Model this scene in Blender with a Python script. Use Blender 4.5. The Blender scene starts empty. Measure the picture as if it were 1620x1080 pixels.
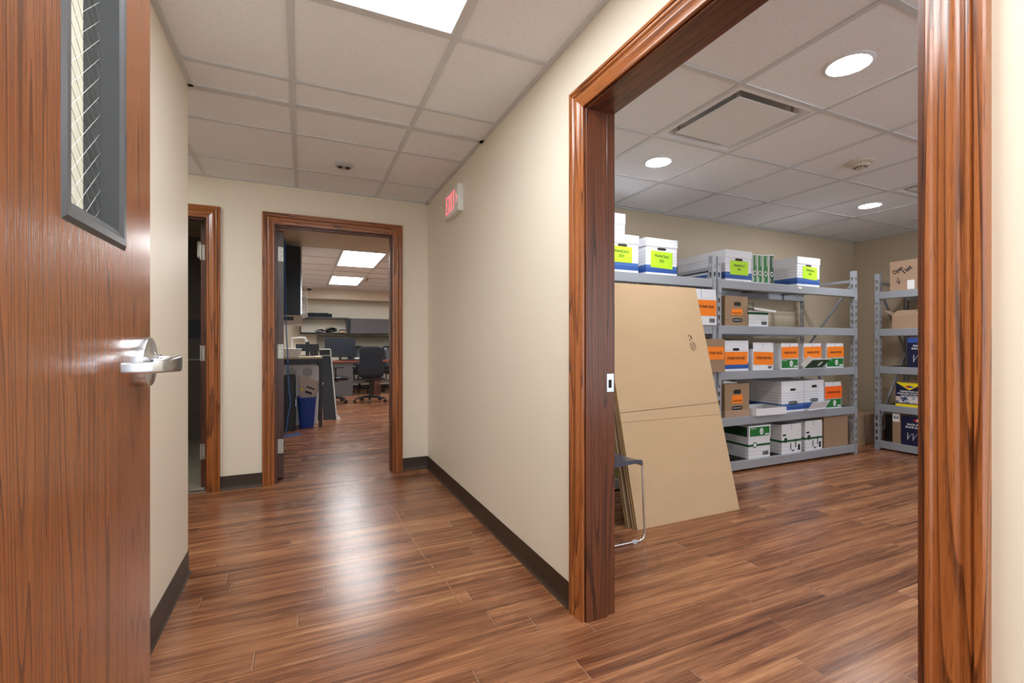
import bpy, bmesh, math, random
from mathutils import Vector, Matrix
random.seed(7)
scene = bpy.context.scene
COL = scene.collection

# ------------------------------------------------------------------ camera
F_PX = 734.8
YAW = math.atan(331.0 / F_PX)
cam_d = bpy.data.cameras.new('camera')
cam = bpy.data.objects.new('camera', cam_d)
COL.objects.link(cam)
cam.location = (0, 0, 1.10)
cam.rotation_euler = (math.radians(90), 0, -YAW)
cam_d.sensor_width = 36.0
cam_d.lens = 36.0 * F_PX / 1620.0
cam_d.shift_y = 4.0 / 1620.0
cam_d.clip_start = 0.02
cam_d.clip_end = 60
scene.camera = cam

# ------------------------------------------------------------------ colour management and world
scene.view_settings.view_transform = 'Standard'
scene.view_settings.look = 'None'
scene.view_settings.exposure = 0.22
scene.view_settings.gamma = 1.0
scene.view_settings.use_curve_mapping = False
W_FILL_DAY = 2.0          # fill daylight entering by the windows added behind the camera
world = bpy.data.worlds.new('world')
scene.world = world
world.use_nodes = True
world.node_tree.nodes['Background'].inputs[0].default_value = (0.86, 0.93, 1.0, 1)
world.node_tree.nodes['Background'].inputs[1].default_value = W_FILL_DAY

# lamp strengths (emission of the fixtures, seen and added)
L_TROFFER = 12.0
L_OFFICE = 15.0
L_CAN = 178.0

CZ = 2.345        # ceiling height


# ------------------------------------------------------------------ helpers
def lin(c):
    c = c / 255.0
    return c / 12.92 if c <= 0.04045 else ((c + 0.055) / 1.055) ** 2.4


def rgb(r, g, b):
    return (lin(r), lin(g), lin(b), 1.0)


MATS = {}


def new_mat(name):
    m = bpy.data.materials.new(name)
    m.use_nodes = True
    nt = m.node_tree
    b = nt.nodes['Principled BSDF']
    MATS[name] = m
    return m, nt, b


def node(nt, kind, **kw):
    n = nt.nodes.new(kind)
    for k, v in kw.items():
        setattr(n, k, v)
    return n


def math_n(nt, op, a, b=None, c=None):
    n = nt.nodes.new('ShaderNodeMath')
    n.operation = op
    for i, v in enumerate((a, b, c)):
        if v is None:
            continue
        if isinstance(v, (int, float)):
            n.inputs[i].default_value = v
        else:
            nt.links.new(v, n.inputs[i])
    return n.outputs[0]


def mix_col(nt, fac, a, b, blend='MIX'):
    n = nt.nodes.new('ShaderNodeMix')
    n.data_type = 'RGBA'
    n.blend_type = blend
    for sock, v in ((n.inputs[0], fac), (n.inputs[6], a), (n.inputs[7], b)):
        if isinstance(v, (int, float)):
            sock.default_value = v
        elif isinstance(v, tuple):
            sock.default_value = v
        else:
            nt.links.new(v, sock)
    return n.outputs[2]


def ramp(nt, fac, stops, interp='LINEAR'):
    n = nt.nodes.new('ShaderNodeValToRGB')
    n.color_ramp.interpolation = interp
    el = n.color_ramp.elements
    while len(el) < len(stops):
        el.new(0.5)
    for e, (p, c) in zip(el, stops):
        e.position = p
        e.color = c
    nt.links.new(fac, n.inputs[0])
    return n.outputs[0]


def noise(nt, vec, scale, detail=3, rough=0.5, dist=0.0):
    n = nt.nodes.new('ShaderNodeTexNoise')
    n.inputs['Scale'].default_value = scale
    n.inputs['Detail'].default_value = detail
    n.inputs['Roughness'].default_value = rough
    n.inputs['Distortion'].default_value = dist
    if vec is not None:
        nt.links.new(vec, n.inputs['Vector'])
    return n.outputs['Fac']


def mapping(nt, vec, scale=(1, 1, 1), loc=(0, 0, 0)):
    n = nt.nodes.new('ShaderNodeMapping')
    n.inputs['Scale'].default_value = scale
    n.inputs['Location'].default_value = loc
    nt.links.new(vec, n.inputs['Vector'])
    return n.outputs[0]


def bump(nt, b, height, strength=0.1, dist=0.01):
    n = nt.nodes.new('ShaderNodeBump')
    n.inputs['Strength'].default_value = strength
    n.inputs['Distance'].default_value = dist
    nt.links.new(height, n.inputs['Height'])
    nt.links.new(n.outputs[0], b.inputs['Normal'])


def plain(name, col, rough=0.5, metal=0.0, var=0.06, vscale=6.0, bmp=0.0, bscale=200.0, spec=0.5, coat=0.0):
    """procedural material: base colour with a soft noise variation and optional fine bump"""
    m, nt, b = new_mat(name)
    tc = node(nt, 'ShaderNodeTexCoord').outputs['Object']
    f = noise(nt, tc, vscale, 3)
    dark = tuple(c * (1 - var) for c in col[:3]) + (1,)
    light = tuple(min(1, c * (1 + var)) for c in col[:3]) + (1,)
    nt.links.new(mix_col(nt, f, dark, light), b.inputs['Base Color'])
    b.inputs['Roughness'].default_value = rough
    b.inputs['Metallic'].default_value = metal
    b.inputs['Specular IOR Level'].default_value = spec
    b.inputs['Coat Weight'].default_value = coat
    if bmp > 0:
        bump(nt, b, noise(nt, tc, bscale, 2), bmp, 0.002)
    return m


def emit(name, col, strength):
    m, nt, b = new_mat(name)
    b.inputs['Base Color'].default_value = (0.8, 0.8, 0.8, 1)
    b.inputs['Emission Color'].default_value = col
    b.inputs['Emission Strength'].default_value = strength
    return m


def oak(name, axis, light, mid, dark, rough=0.3, ring=26.0, pore=1.0, seed=0.0, coat=0.3, cath=0.35, stretch=1.0):
    """stained oak; grain runs along the given axis of the object"""
    m, nt, b = new_mat(name)
    tc = node(nt, 'ShaderNodeTexCoord').outputs['Object']
    oi = node(nt, 'ShaderNodeObjectInfo').outputs['Random']
    cmb = node(nt, 'ShaderNodeCombineXYZ')
    for i in range(3):
        nt.links.new(math_n(nt, 'MULTIPLY_ADD', oi, 7.0 + 3 * i, seed), cmb.inputs[i])
    add = node(nt, 'ShaderNodeVectorMath', operation='ADD')
    nt.links.new(tc, add.inputs[0])
    nt.links.new(cmb.outputs[0], add.inputs[1])
    v = add.outputs[0]
    s1 = [1.0, 1.0, 1.0]; s1['XYZ'.index(axis)] = 0.09 * stretch
    s2 = [1.0, 1.0, 1.0]; s2['XYZ'.index(axis)] = 0.018
    s3 = [1.0, 1.0, 1.0]; s3['XYZ'.index(axis)] = 0.03
    w = noise(nt, mapping(nt, v, tuple(s1)), 9.0 * cath / 0.35, 1.5, 0.4)        # slow field: its contour lines are the cathedral figure
    rings = math_n(nt, 'FRACT', math_n(nt, 'MULTIPLY', w, ring))
    fine = noise(nt, mapping(nt, v, tuple(s2)), 260.0, 2, 0.6)
    pores = noise(nt, mapping(nt, v, tuple(s3)), 520.0, 2, 0.6)
    tone = noise(nt, mapping(nt, v, tuple(s2)), 40.0, 3, 0.6)
    c = mix_col(nt, math_n(nt, 'POWER', rings, 2.2), light, mid)
    c = mix_col(nt, math_n(nt, 'MULTIPLY', math_n(nt, 'SMOOTH_MIN', tone, 0.9, 0.1), 0.6), c, mid)
    edge = ramp(nt, rings, [(0.72, (0, 0, 0, 1)), (0.93, (1, 1, 1, 1)), (1.0, (0.2, 0.2, 0.2, 1))])
    pm = ramp(nt, fine, [(0.42, (0, 0, 0, 1)), (0.60, (1, 1, 1, 1))])
    em = math_n(nt, 'MULTIPLY', math_n(nt, 'MULTIPLY', edge, math_n(nt, 'MULTIPLY_ADD', pm, 0.7, 0.3)), 0.9 * pore)
    c = mix_col(nt, em, c, dark)
    p2 = ramp(nt, pores, [(0.56, (0, 0, 0, 1)), (0.68, (1, 1, 1, 1))])
    c = mix_col(nt, math_n(nt, 'MULTIPLY', p2, 0.55 * pore), c, dark)
    nt.links.new(c, b.inputs['Base Color'])
    b.inputs['Roughness'].default_value = rough
    b.inputs['Coat Weight'].default_value = coat
    b.inputs['Coat Roughness'].default_value = 0.18
    bump(nt, b, math_n(nt, 'SUBTRACT', 1.0, p2), 0.12, 0.001)
    return m


# ------------------------------------------------------------------ materials
def wall_material(name, col, bscale=90):
    m, nt, b = new_mat(name)
    tc = node(nt, 'ShaderNodeTexCoord').outputs['Object']
    f = noise(nt, tc, 1.7, 3)
    d = tuple(c * 0.965 for c in col[:3]) + (1,)
    c = mix_col(nt, f, d, col)
    sp = noise(nt, tc, 23.0, 1)
    spm = ramp(nt, sp, [(0.80, (0, 0, 0, 1)), (0.84, (1, 1, 1, 1))])
    c = mix_col(nt, math_n(nt, 'MULTIPLY', spm, 0.25), c, rgb(150, 130, 100))
    nt.links.new(c, b.inputs['Base Color'])
    b.inputs['Roughness'].default_value = 0.42
    b.inputs['Specular IOR Level'].default_value = 0.35
    bump(nt, b, noise(nt, tc, bscale, 2), 0.08, 0.002)
    return m


M_WALL = wall_material('painted_wall_cream', rgb(236, 227, 210))
M_WALL_DIM = wall_material('wall_cream_dimmed', rgb(196, 180, 156))  # same cream paint, darkened in colour for the storage room's dimmer light
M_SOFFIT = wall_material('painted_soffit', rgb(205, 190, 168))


def floor_material():
    m, nt, b = new_mat('walnut_plank_floor')
    tc = node(nt, 'ShaderNodeTexCoord').outputs['Object']
    sep = node(nt, 'ShaderNodeSeparateXYZ')
    nt.links.new(tc, sep.inputs[0])
    X, Y = sep.outputs[0], sep.outputs[1]
    W, L = 0.101, 1.22
    yr = math_n(nt, 'DIVIDE', math_n(nt, 'ADD', Y, 0.03), W)
    row = math_n(nt, 'FLOOR', yr)
    wn = node(nt, 'ShaderNodeTexWhiteNoise', noise_dimensions='1D')
    nt.links.new(row, wn.inputs['W'])
    u = math_n(nt, 'ADD', math_n(nt, 'DIVIDE', X, L), math_n(nt, 'MULTIPLY', wn.outputs[0], 5.37))
    pid = math_n(nt, 'FLOOR', u)
    cmb = node(nt, 'ShaderNodeCombineXYZ')
    nt.links.new(row, cmb.inputs[0]); nt.links.new(pid, cmb.inputs[1])
    wn2 = node(nt, 'ShaderNodeTexWhiteNoise', noise_dimensions='2D')
    nt.links.new(cmb.outputs[0], wn2.inputs['Vector'])
    pr = wn2.outputs[0]
    # streaky walnut figure: coordinates offset per plank
    gx = math_n(nt, 'MULTIPLY_ADD', pr, 37.0, math_n(nt, 'MULTIPLY', X, 1.0))
    gv = node(nt, 'ShaderNodeCombineXYZ')
    nt.links.new(gx, gv.inputs[0]); nt.links.new(Y, gv.inputs[1]); nt.links.new(math_n(nt, 'MULTIPLY', pr, 11.0), gv.inputs[2])
    g1 = noise(nt, mapping(nt, gv.outputs[0], (1.3, 26, 1)), 1.0, 5, 0.62, 0.6)
    g2 = noise(nt, mapping(nt, gv.outputs[0], (5, 170, 1)), 1.0, 3, 0.6, 0.2)
    g3 = noise(nt, mapping(nt, gv.outputs[0], (0.5, 9, 1)), 1.0, 2, 0.5, 0.3)
    f = math_n(nt, 'ADD', math_n(nt, 'MULTIPLY', g1, 0.55), math_n(nt, 'ADD', math_n(nt, 'MULTIPLY', g2, 0.25), math_n(nt, 'MULTIPLY', g3, 0.20)))
    f = math_n(nt, 'ADD', f, math_n(nt, 'MULTIPLY_ADD', pr, 0.09, -0.045))
    col = ramp(nt, f, [(0.33, rgb(76, 42, 28)), (0.43, rgb(114, 70, 46)), (0.51, rgb(144, 94, 64)), (0.60, rgb(176, 122, 84)), (0.72, rgb(210, 160, 118))])
    # seams
    fy = math_n(nt, 'FRACT', yr)
    fu = math_n(nt, 'FRACT', u)
    sy = math_n(nt, 'LESS_THAN', fy, 0.0016 / W)
    su = math_n(nt, 'LESS_THAN', fu, 0.0026 / L)
    s = math_n(nt, 'MAXIMUM', math_n(nt, 'MULTIPLY', sy, 0.35), math_n(nt, 'MULTIPLY', su, 0.75))
    col = mix_col(nt, s, col, rgb(52, 30, 22))
    # narrow worn pale edge beside each end joint
    se = math_n(nt, 'MULTIPLY', math_n(nt, 'GREATER_THAN', fu, 1 - 0.003 / L), 0.35)
    col = mix_col(nt, se, col, rgb(226, 190, 160))
    nt.links.new(col, b.inputs['Base Color'])
    r = math_n(nt, 'MULTIPLY_ADD', noise(nt, tc, 2.2, 3), 0.12, 0.17)
    nt.links.new(math_n(nt, 'ADD', r, math_n(nt, 'MULTIPLY', g2, 0.06)), b.inputs['Roughness'])
    b.inputs['Specular IOR Level'].default_value = 0.55
    h = math_n(nt, 'SUBTRACT', math_n(nt, 'MULTIPLY', g2, 0.35), math_n(nt, 'MULTIPLY', math_n(nt, 'MAXIMUM', sy, su), 1.0))
    bump(nt, b, h, 0.18, 0.0015)
    return m


M_FLOOR = floor_material()


def tile_material(name, c1, c2, grout, size=0.3, rough=0.35, rot=0.0):
    m, nt, b = new_mat(name)
    tc = node(nt, 'ShaderNodeTexCoord').outputs['Object']
    mp = node(nt, 'ShaderNodeMapping')
    mp.inputs['Rotation'].default_value = (0, 0, rot)
    nt.links.new(tc, mp.inputs[0])
    br = node(nt, 'ShaderNodeTexBrick')
    br.offset = 0.0
    br.inputs['Color1'].default_value = c1
    br.inputs['Color2'].default_value = c2
    br.inputs['Mortar'].default_value = grout
    br.inputs['Scale'].default_value = 1.0
    br.inputs['Mortar Size'].default_value = 0.003
    br.inputs['Brick Width'].default_value = size
    br.inputs['Row Height'].default_value = size
    nt.links.new(mp.outputs[0], br.inputs['Vector'])
    nt.links.new(br.outputs[0], b.inputs['Base Color'])
    b.inputs['Roughness'].default_value = rough
    return m


M_TILEF = tile_material('restroom_floor_tile', rgb(150, 140, 120), rgb(160, 150, 130), rgb(90, 84, 74), 0.32, 0.4, 0.78)


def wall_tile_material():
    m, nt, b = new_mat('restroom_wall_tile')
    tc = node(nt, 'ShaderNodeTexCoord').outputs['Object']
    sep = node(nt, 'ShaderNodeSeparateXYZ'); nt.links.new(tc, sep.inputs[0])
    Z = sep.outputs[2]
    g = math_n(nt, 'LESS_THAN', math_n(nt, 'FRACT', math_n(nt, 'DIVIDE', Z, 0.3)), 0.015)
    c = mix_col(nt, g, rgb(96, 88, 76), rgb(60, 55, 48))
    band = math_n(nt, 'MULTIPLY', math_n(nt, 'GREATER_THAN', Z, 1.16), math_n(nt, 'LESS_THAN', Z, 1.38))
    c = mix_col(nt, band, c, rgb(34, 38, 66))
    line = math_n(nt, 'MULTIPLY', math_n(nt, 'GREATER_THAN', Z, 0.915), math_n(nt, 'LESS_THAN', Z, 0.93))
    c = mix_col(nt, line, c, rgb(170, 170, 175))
    nt.links.new(c, b.inputs['Base Color'])
    b.inputs['Roughness'].default_value = 0.4
    return m


M_TILEW = wall_tile_material()


def ceiling_tile_mat():
    m, nt, b = new_mat('acoustic_ceiling_tile')
    tc = node(nt, 'ShaderNodeTexCoord').outputs['Object']
    f = noise(nt, tc, 240, 3, 0.7)
    c = ramp(nt, f, [(0.30, rgb(214, 215, 218)), (0.5, rgb(238, 239, 241)), (0.8, rgb(242, 243, 245))])
    nt.links.new(c, b.inputs['Base Color'])
    b.inputs['Roughness'].default_value = 0.9
    b.inputs['Specular IOR Level'].default_value = 0.1
    bump(nt, b, f, 0.15, 0.002)
    return m


M_CTILE = ceiling_tile_mat()
M_TBAR = plain('white_grid_metal', rgb(206, 207, 208), 0.45, 0, 0.02)
M_BASE = plain('brown_rubber_base', rgb(58, 44, 33), 0.5, 0, 0.10, 14, 0.05, 60)
OC = (rgb(174, 104, 52), rgb(138, 74, 32), rgb(52, 27, 15))
M_OAK_Z = oak('stained_oak_vertical', 'Z', *OC, rough=0.25, ring=10, cath=0.5, stretch=0.5, pore=0.95, seed=1.3, coat=0.5)
M_OAK_X = oak('stained_oak_along_x', 'X', *OC, rough=0.25, ring=10, cath=0.5, stretch=0.5, pore=0.95, seed=2.1, coat=0.5)
M_OAK_Y = oak('stained_oak_along_y', 'Y', *OC, rough=0.25, ring=10, cath=0.5, stretch=0.5, pore=0.95, seed=3.1, coat=0.5)
JC = (rgb(118, 64, 34), rgb(84, 44, 24), rgb(36, 18, 12))
M_JAMB_Z = oak('dark_oak_vertical', 'Z', *JC, rough=0.3, ring=10, cath=0.5, stretch=0.6, seed=5.1, coat=0.1)
M_JAMB_X = oak('dark_oak_along_x', 'X', *JC, rough=0.3, ring=10, cath=0.5, stretch=0.6, seed=6.1, coat=0.1)
M_JAMB_Y = oak('dark_oak_along_y', 'Y', *JC, rough=0.3, ring=10, cath=0.5, stretch=0.6, seed=7.1, coat=0.1)
M_DOOR = oak('plain_sawn_door_oak', 'Z', rgb(150, 90, 50), rgb(124, 68, 35), rgb(68, 36, 20), rough=0.26, ring=26, pore=1.0, seed=9.0, coat=0.4, cath=0.5, stretch=0.35)
M_DDOOR = oak('dark_door_oak', 'Z', rgb(92, 50, 36), rgb(72, 38, 28), rgb(34, 18, 14), rough=0.35, ring=5, pore=0.8, seed=11.0, coat=0.2)
M_DESK = oak('cherry_desk_top', 'X', rgb(150, 80, 54), rgb(126, 62, 42), rgb(90, 40, 24), rough=0.3, ring=5, pore=0.6, seed=4.0)
M_STEEL = plain('grey_painted_steel', rgb(92, 94, 98), 0.35, 0.3, 0.05, 9, 0.04, 300)
M_CHROME = plain('satin_chrome', rgb(205, 208, 214), 0.22, 1.0, 0.03)
M_BRIGHT = plain('polished_chrome', rgb(225, 226, 228), 0.08, 1.0, 0.02)
M_HINGE = plain('brushed_nickel', rgb(190, 188, 180), 0.4, 0.7, 0.05)
M_RACK = plain('rack_grey_enamel', rgb(164, 168, 176), 0.38, 0.25, 0.04, 8)
M_WIRE = plain('zinc_wire', rgb(120, 122, 124), 0.4, 0.8, 0.05)
M_BLACK = plain('black_plastic', rgb(22, 23, 26), 0.4, 0, 0.1)
M_BLACK_FAB = plain('black_fabric', rgb(34, 38, 46), 0.85, 0, 0.15, 40, 0.3, 600)
M_LEATHER = plain('black_leather', rgb(24, 28, 36), 0.28, 0, 0.1, 20, 0.05, 90)
M_DARKCAB = plain('blue_black_steel', rgb(30, 36, 46), 0.42, 0.1, 0.08)
M_CABGREY = plain('warm_grey_trim', rgb(132, 128, 120), 0.5, 0, 0.05)
M_GREYLAM = plain('charcoal_laminate', rgb(86, 84, 86), 0.6, 0, 0.06, 30)
M_TACK = plain('grey_tackboard_fabric', rgb(142, 138, 126), 0.95, 0, 0.12, 120, 0.3, 500)
M_WHITE = plain('white_plastic', rgb(228, 228, 228), 0.4, 0, 0.02)
M_PAPER = plain('white_paper', rgb(236, 236, 234), 0.8, 0, 0.03, 30)
M_BLUEBIN = plain('blue_polyethylene', rgb(24, 66, 158), 0.45, 0, 0.06)
M_CABLE = plain('blue_cable_jacket', rgb(36, 110, 190), 0.4, 0, 0.03)
M_INK = plain('black_ink', rgb(22, 22, 26), 0.7, 0, 0.02)
M_WINK = plain('white_ink', rgb(236, 236, 240), 0.7, 0, 0.02)
M_YINK = plain('yellow_ink', rgb(240, 214, 20), 0.6, 0, 0.03)
M_RINK = plain('red_ink', rgb(206, 36, 40), 0.6, 0, 0.03)
M_GREENP = plain('green_print', rgb(22, 112, 44), 0.5, 0, 0.10, 18)
M_GREEND = plain('dark_green_print', rgb(18, 70, 36), 0.5, 0, 0.08)
M_ORANGE = plain('orange_paper', rgb(255, 132, 20), 0.75, 0, 0.05, 14)
M_LIME = plain('lime_paper', rgb(186, 232, 40), 0.75, 0, 0.05, 14)
M_BLUEP = plain('blue_print', rgb(48, 84, 160), 0.6, 0, 0.08)
M_NAVY = plain('navy_print', rgb(20, 26, 62), 0.45, 0, 0.15, 20)
M_BEIGE = plain('beige_plastic', rgb(200, 192, 176), 0.5, 0, 0.03)
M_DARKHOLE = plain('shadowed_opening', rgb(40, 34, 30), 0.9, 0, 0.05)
M_LTGREEN = plain('olive_carton', rgb(150, 150, 90), 0.7, 0, 0.06)
M_FRAMEM = plain('brushed_aluminium', rgb(176, 174, 168), 0.35, 0.8, 0.04)
M_EXITW = plain('exit_white_housing', rgb(232, 232, 228), 0.45, 0, 0.02)
M_EXITR = emit('exit_red_letters', (1.0, 0.03, 0.09, 1), 0.9)
M_LENS = emit('troffer_lens', (0.93, 0.975, 1.0, 1), L_TROFFER)
M_LENSO = emit('office_troffer_lens', (0.96, 0.985, 1.0, 1), L_OFFICE)
M_CTRIM = plain('matt_white_trim', rgb(226, 227, 230), 0.85, 0, 0.01, spec=0.1)
M_CANL = emit('downlight_lens', (0.96, 0.98, 1.0, 1), L_CAN)


def kraft(name, col):
    m, nt, b = new_mat(name)
    tc = node(nt, 'ShaderNodeTexCoord').outputs['Object']
    f = noise(nt, tc, 160, 4, 0.7)
    g = noise(nt, mapping(nt, tc, (3, 3, 9)), 1.0, 2)
    k = math_n(nt, 'ADD', math_n(nt, 'MULTIPLY', f, 0.5), math_n(nt, 'MULTIPLY', g, 0.5))
    d = tuple(c * 0.86 for c in col[:3]) + (1,)
    l = tuple(min(1, c * 1.08) for c in col[:3]) + (1,)
    nt.links.new(mix_col(nt, k, d, l), b.inputs['Base Color'])
    b.inputs['Roughness'].default_value = 0.8
    b.inputs['Specular IOR Level'].default_value = 0.2
    bump(nt, b, f, 0.05, 0.001)
    return m


M_KRAFT = kraft('kraft_cardboard', rgb(204, 174, 138))
M_KRAFT2 = kraft('brown_cardboard', rgb(158, 130, 104))
M_KRAFT3 = kraft('pink_brown_cardboard', rgb(176, 146, 122))
M_KEDGE = kraft('cardboard_edge', rgb(150, 118, 76))
M_WBOX = plain('white_cardboard', rgb(226, 227, 232), 0.7, 0, 0.03, 12)


def printed(name, base, bands):
    """cardboard whose print is set by height on the box itself"""
    m, nt, b = new_mat(name)
    tc = node(nt, 'ShaderNodeTexCoord').outputs['Object']
    sep = node(nt, 'ShaderNodeSeparateXYZ'); nt.links.new(tc, sep.inputs[0])
    Z = sep.outputs[2]
    c = mix_col(nt, noise(nt, tc, 14, 2), tuple(x * 0.96 for x in base[:3]) + (1,), base)
    for z0, z1, cc in bands:
        f = math_n(nt, 'MULTIPLY', math_n(nt, 'GREATER_THAN', Z, z0), math_n(nt, 'LESS_THAN', Z, z1))
        c = mix_col(nt, f, c, cc)
    nt.links.new(c, b.inputs['Base Color'])
    b.inputs['Roughness'].default_value = 0.7
    return m


_ln = rgb(150, 152, 166)
M_BANKER = printed('white_blue_storage_box', rgb(228, 229, 235), [(0.018, 0.05, rgb(44, 84, 158)), (0.05, 0.075, rgb(66, 104, 170)), (0.10, 0.102, _ln), (0.125, 0.127, _ln), (0.15, 0.152, _ln), (0.175, 0.177, _ln)])
M_BANKERK = printed('brown_storage_box', rgb(158, 130, 100), [(0.05, 0.053, rgb(84, 92, 70)), (0.09, 0.0915, rgb(110, 92, 70)), (0.13, 0.1315, rgb(110, 92, 70)), (0.17, 0.1715, rgb(110, 92, 70))])
M_PAPERBOX = printed('white_green_paper_carton', rgb(224, 225, 228), [(0.105, 0.125, rgb(20, 84, 40)), (0.03, 0.032, _ln), (0.06, 0.0615, _ln)])


# ------------------------------------------------------------------ mesh building
class MB:
    def __init__(self):
        self.v = []; self.f = []

    def face(self, pts):
        i = len(self.v)
        self.v += [tuple(p) for p in pts]
        self.f.append(tuple(range(i, i + len(pts))))

    def box(self, x0, x1, y0, y1, z0, z1):
        i = len(self.v)
        self.v += [(x0, y0, z0), (x1, y0, z0), (x1, y1, z0), (x0, y1, z0), (x0, y0, z1), (x1, y0, z1), (x1, y1, z1), (x0, y1, z1)]
        for q in ((0, 3, 2, 1), (4, 5, 6, 7), (0, 1, 5, 4), (1, 2, 6, 5), (2, 3, 7, 6), (3, 0, 4, 7)):
            self.f.append(tuple(i + k for k in q))
        return self

    def loft(self, rings, cap=True, closed=False):
        i = len(self.v); n = len(rings[0])
        for r in rings:
            self.v += [tuple(p) for p in r]
        m = len(rings)
        for a in range(m if closed else m - 1):
            b = (a + 1) % m
            for k in range(n):
                k2 = (k + 1) % n
                self.f.append((i + a * n + k, i + a * n + k2, i + b * n + k2, i + b * n + k))
        if cap and not closed:
            self.f.append(tuple(i + k for k in reversed(range(n))))
            self.f.append(tuple(i + (m - 1) * n + k for k in range(n)))
        return self

    def tube(self, pts, r, n=8, cap=True):
        """round bar along a path"""
        P = [Vector(p) for p in pts]
        R = r if isinstance(r, (list, tuple)) else [r] * len(P)
        rings = []
        ref = None
        for k, p in enumerate(P):
            if k == 0: t = P[1] - P[0]
            elif k == len(P) - 1: t = P[-1] - P[-2]
            else: t = (P[k + 1] - p).normalized() + (p - P[k - 1]).normalized()
            t.normalize()
            if ref is None:
                ref = Vector((0, 0, 1)) if abs(t.z) < 0.9 else Vector((1, 0, 0))
            a = ref - t * ref.dot(t)
            if a.length < 1e-5:
                a = t.orthogonal()
            a.normalize(); ref = a
            b = t.cross(a)
            rings.append([p + (a * math.cos(2 * math.pi * j / n) + b * math.sin(2 * math.pi * j / n)) * R[k] for j in range(n)])
        return self.loft(rings, cap)

    def cyl(self, c, r, h, n=24, axis='Z', r2=None):
        r2 = r if r2 is None else r2
        rings = []
        for rr, hh in ((r, 0), (r2, h)):
            ring = []
            for j in range(n):
                a = 2 * math.pi * j / n
                if axis == 'Z': ring.append((c[0] + rr * math.cos(a), c[1] + rr * math.sin(a), c[2] + hh))
                elif axis == 'X': ring.append((c[0] + hh, c[1] + rr * math.cos(a), c[2] + rr * math.sin(a)))
                else: ring.append((c[0] + rr * math.sin(a), c[1] + hh, c[2] + rr * math.cos(a)))
            rings.append(ring)
        return self.loft(rings)

    def revolve(self, prof, c, n=32, axis='Z'):
        rings = []
        for r, h in prof:
            ring = []
            for j in range(n):
                a = 2 * math.pi * j / n
                if axis == 'Z': ring.append((c[0] + r * math.cos(a), c[1] + r * math.sin(a), c[2] + h))
                elif axis == 'X': ring.append((c[0] + h, c[1] + r * math.cos(a), c[2] + r * math.sin(a)))
                else: ring.append((c[0] + r * math.sin(a), c[1] + h, c[2] + r * math.cos(a)))
            rings.append(ring)
        return self.loft(rings)

    def prism(self, poly, y0, y1):
        """polygon in x-z extruded in y"""
        return self.loft([[(x, y0, z) for x, z in poly], [(x, y1, z) for x, z in poly]])

    def build(self, name, mat, parent=None, bevel=0.0, smooth=False, loc=None, seg=2):
        me = bpy.data.meshes.new(name)
        me.from_pydata(self.v, [], self.f)
        bm = bmesh.new(); bm.from_mesh(me)
        bmesh.ops.recalc_face_normals(bm, faces=bm.faces)
        bm.to_mesh(me); bm.free()
        me.materials.append(mat)
        if smooth:
            me.polygons.foreach_set('use_smooth', [True] * len(me.polygons))
            me.set_sharp_from_angle(angle=math.radians(40))
        o = bpy.data.objects.new(name, me)
        COL.objects.link(o)
        if parent is not None: o.parent = parent
        if loc is not None: o.location = loc
        if bevel > 0:
            md = o.modifiers.new('bevel', 'BEVEL')
            md.width = bevel; md.segments = seg; md.limit_method = 'ANGLE'; md.angle_limit = math.radians(35)
        return o


def box(name, mat, x0, x1, y0, y1, z0, z1, parent=None, bevel=0.0):
    return MB().box(x0, x1, y0, y1, z0, z1).build(name, mat, parent, bevel)


def struct(o, label=None):
    o['kind'] = 'structure'
    if label: o['label'] = label
    return o


def thing(name, label, cat, loc=(0, 0, 0), rz=0.0, group=None):
    o = bpy.data.objects.new(name, None)
    o.empty_display_size = 0.1
    COL.objects.link(o)
    o.location = loc; o.rotation_euler = (0, 0, rz)
    tag(o, label, cat, group)
    return o


def tag(o, label, cat, group=None):
    o['label'] = label; o['category'] = cat
    if group: o['group'] = group
    return o


def lettering(text, size, mat, parent, loc, rot=(math.pi / 2, 0, 0), width=None, name='lettering', thick=0.0, bold=0.0):
    cu = bpy.data.curves.new('txt', 'FONT')
    cu.body = text; cu.size = size; cu.align_x = 'CENTER'; cu.align_y = 'CENTER'
    cu.resolution_u = 2
    cu.offset = bold
    cu.extrude = thick
    cu.space_line = 1.15
    t = bpy.data.objects.new('txt', cu)
    COL.objects.link(t)
    dg = bpy.context.evaluated_depsgraph_get()
    me = bpy.data.meshes.new_from_object(t.evaluated_get(dg))
    bpy.data.objects.remove(t)
    me.name = name
    me.materials.clear(); me.materials.append(mat)
    o = bpy.data.objects.new(name, me)
    COL.objects.link(o)
    o.parent = parent; o.location = loc; o.rotation_euler = rot
    if width and len(me.vertices):
        xs = [v.co.x for v in me.vertices]
        k = width / (max(xs) - min(xs))
        for v in me.vertices: v.co.x *= k
    return o


def kids(o):
    return [c for c in bpy.data.objects if c.parent == o]


def copy_tree(o, loc=None, rz=None, label=None, group=None):
    def rec(src, par):
        c = src.copy(); COL.objects.link(c); c.parent = par
        for ch in kids(src): rec(ch, c)
        return c
    r = rec(o, None)
    if loc is not None: r.location = loc
    if rz is not None: r.rotation_euler = (0, 0, rz)
    if label: r['label'] = label
    if group: r['group'] = group
    return r


# ------------------------------------------------------------------ room shell
XL, XR = -0.505, 1.015         # corridor walls
YB = 4.08                      # back wall of corridor
XS1, YS1 = 6.18, 3.48          # storage room right and back walls
OP0, OP1, OPZ = 0.455, 1.55, 2.03     # storage opening (y range, height)
D3 = (-0.195, 0.70)            # office opening x range
D4 = (-1.56, -0.655)           # restroom opening x range
DZ = 2.035

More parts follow.
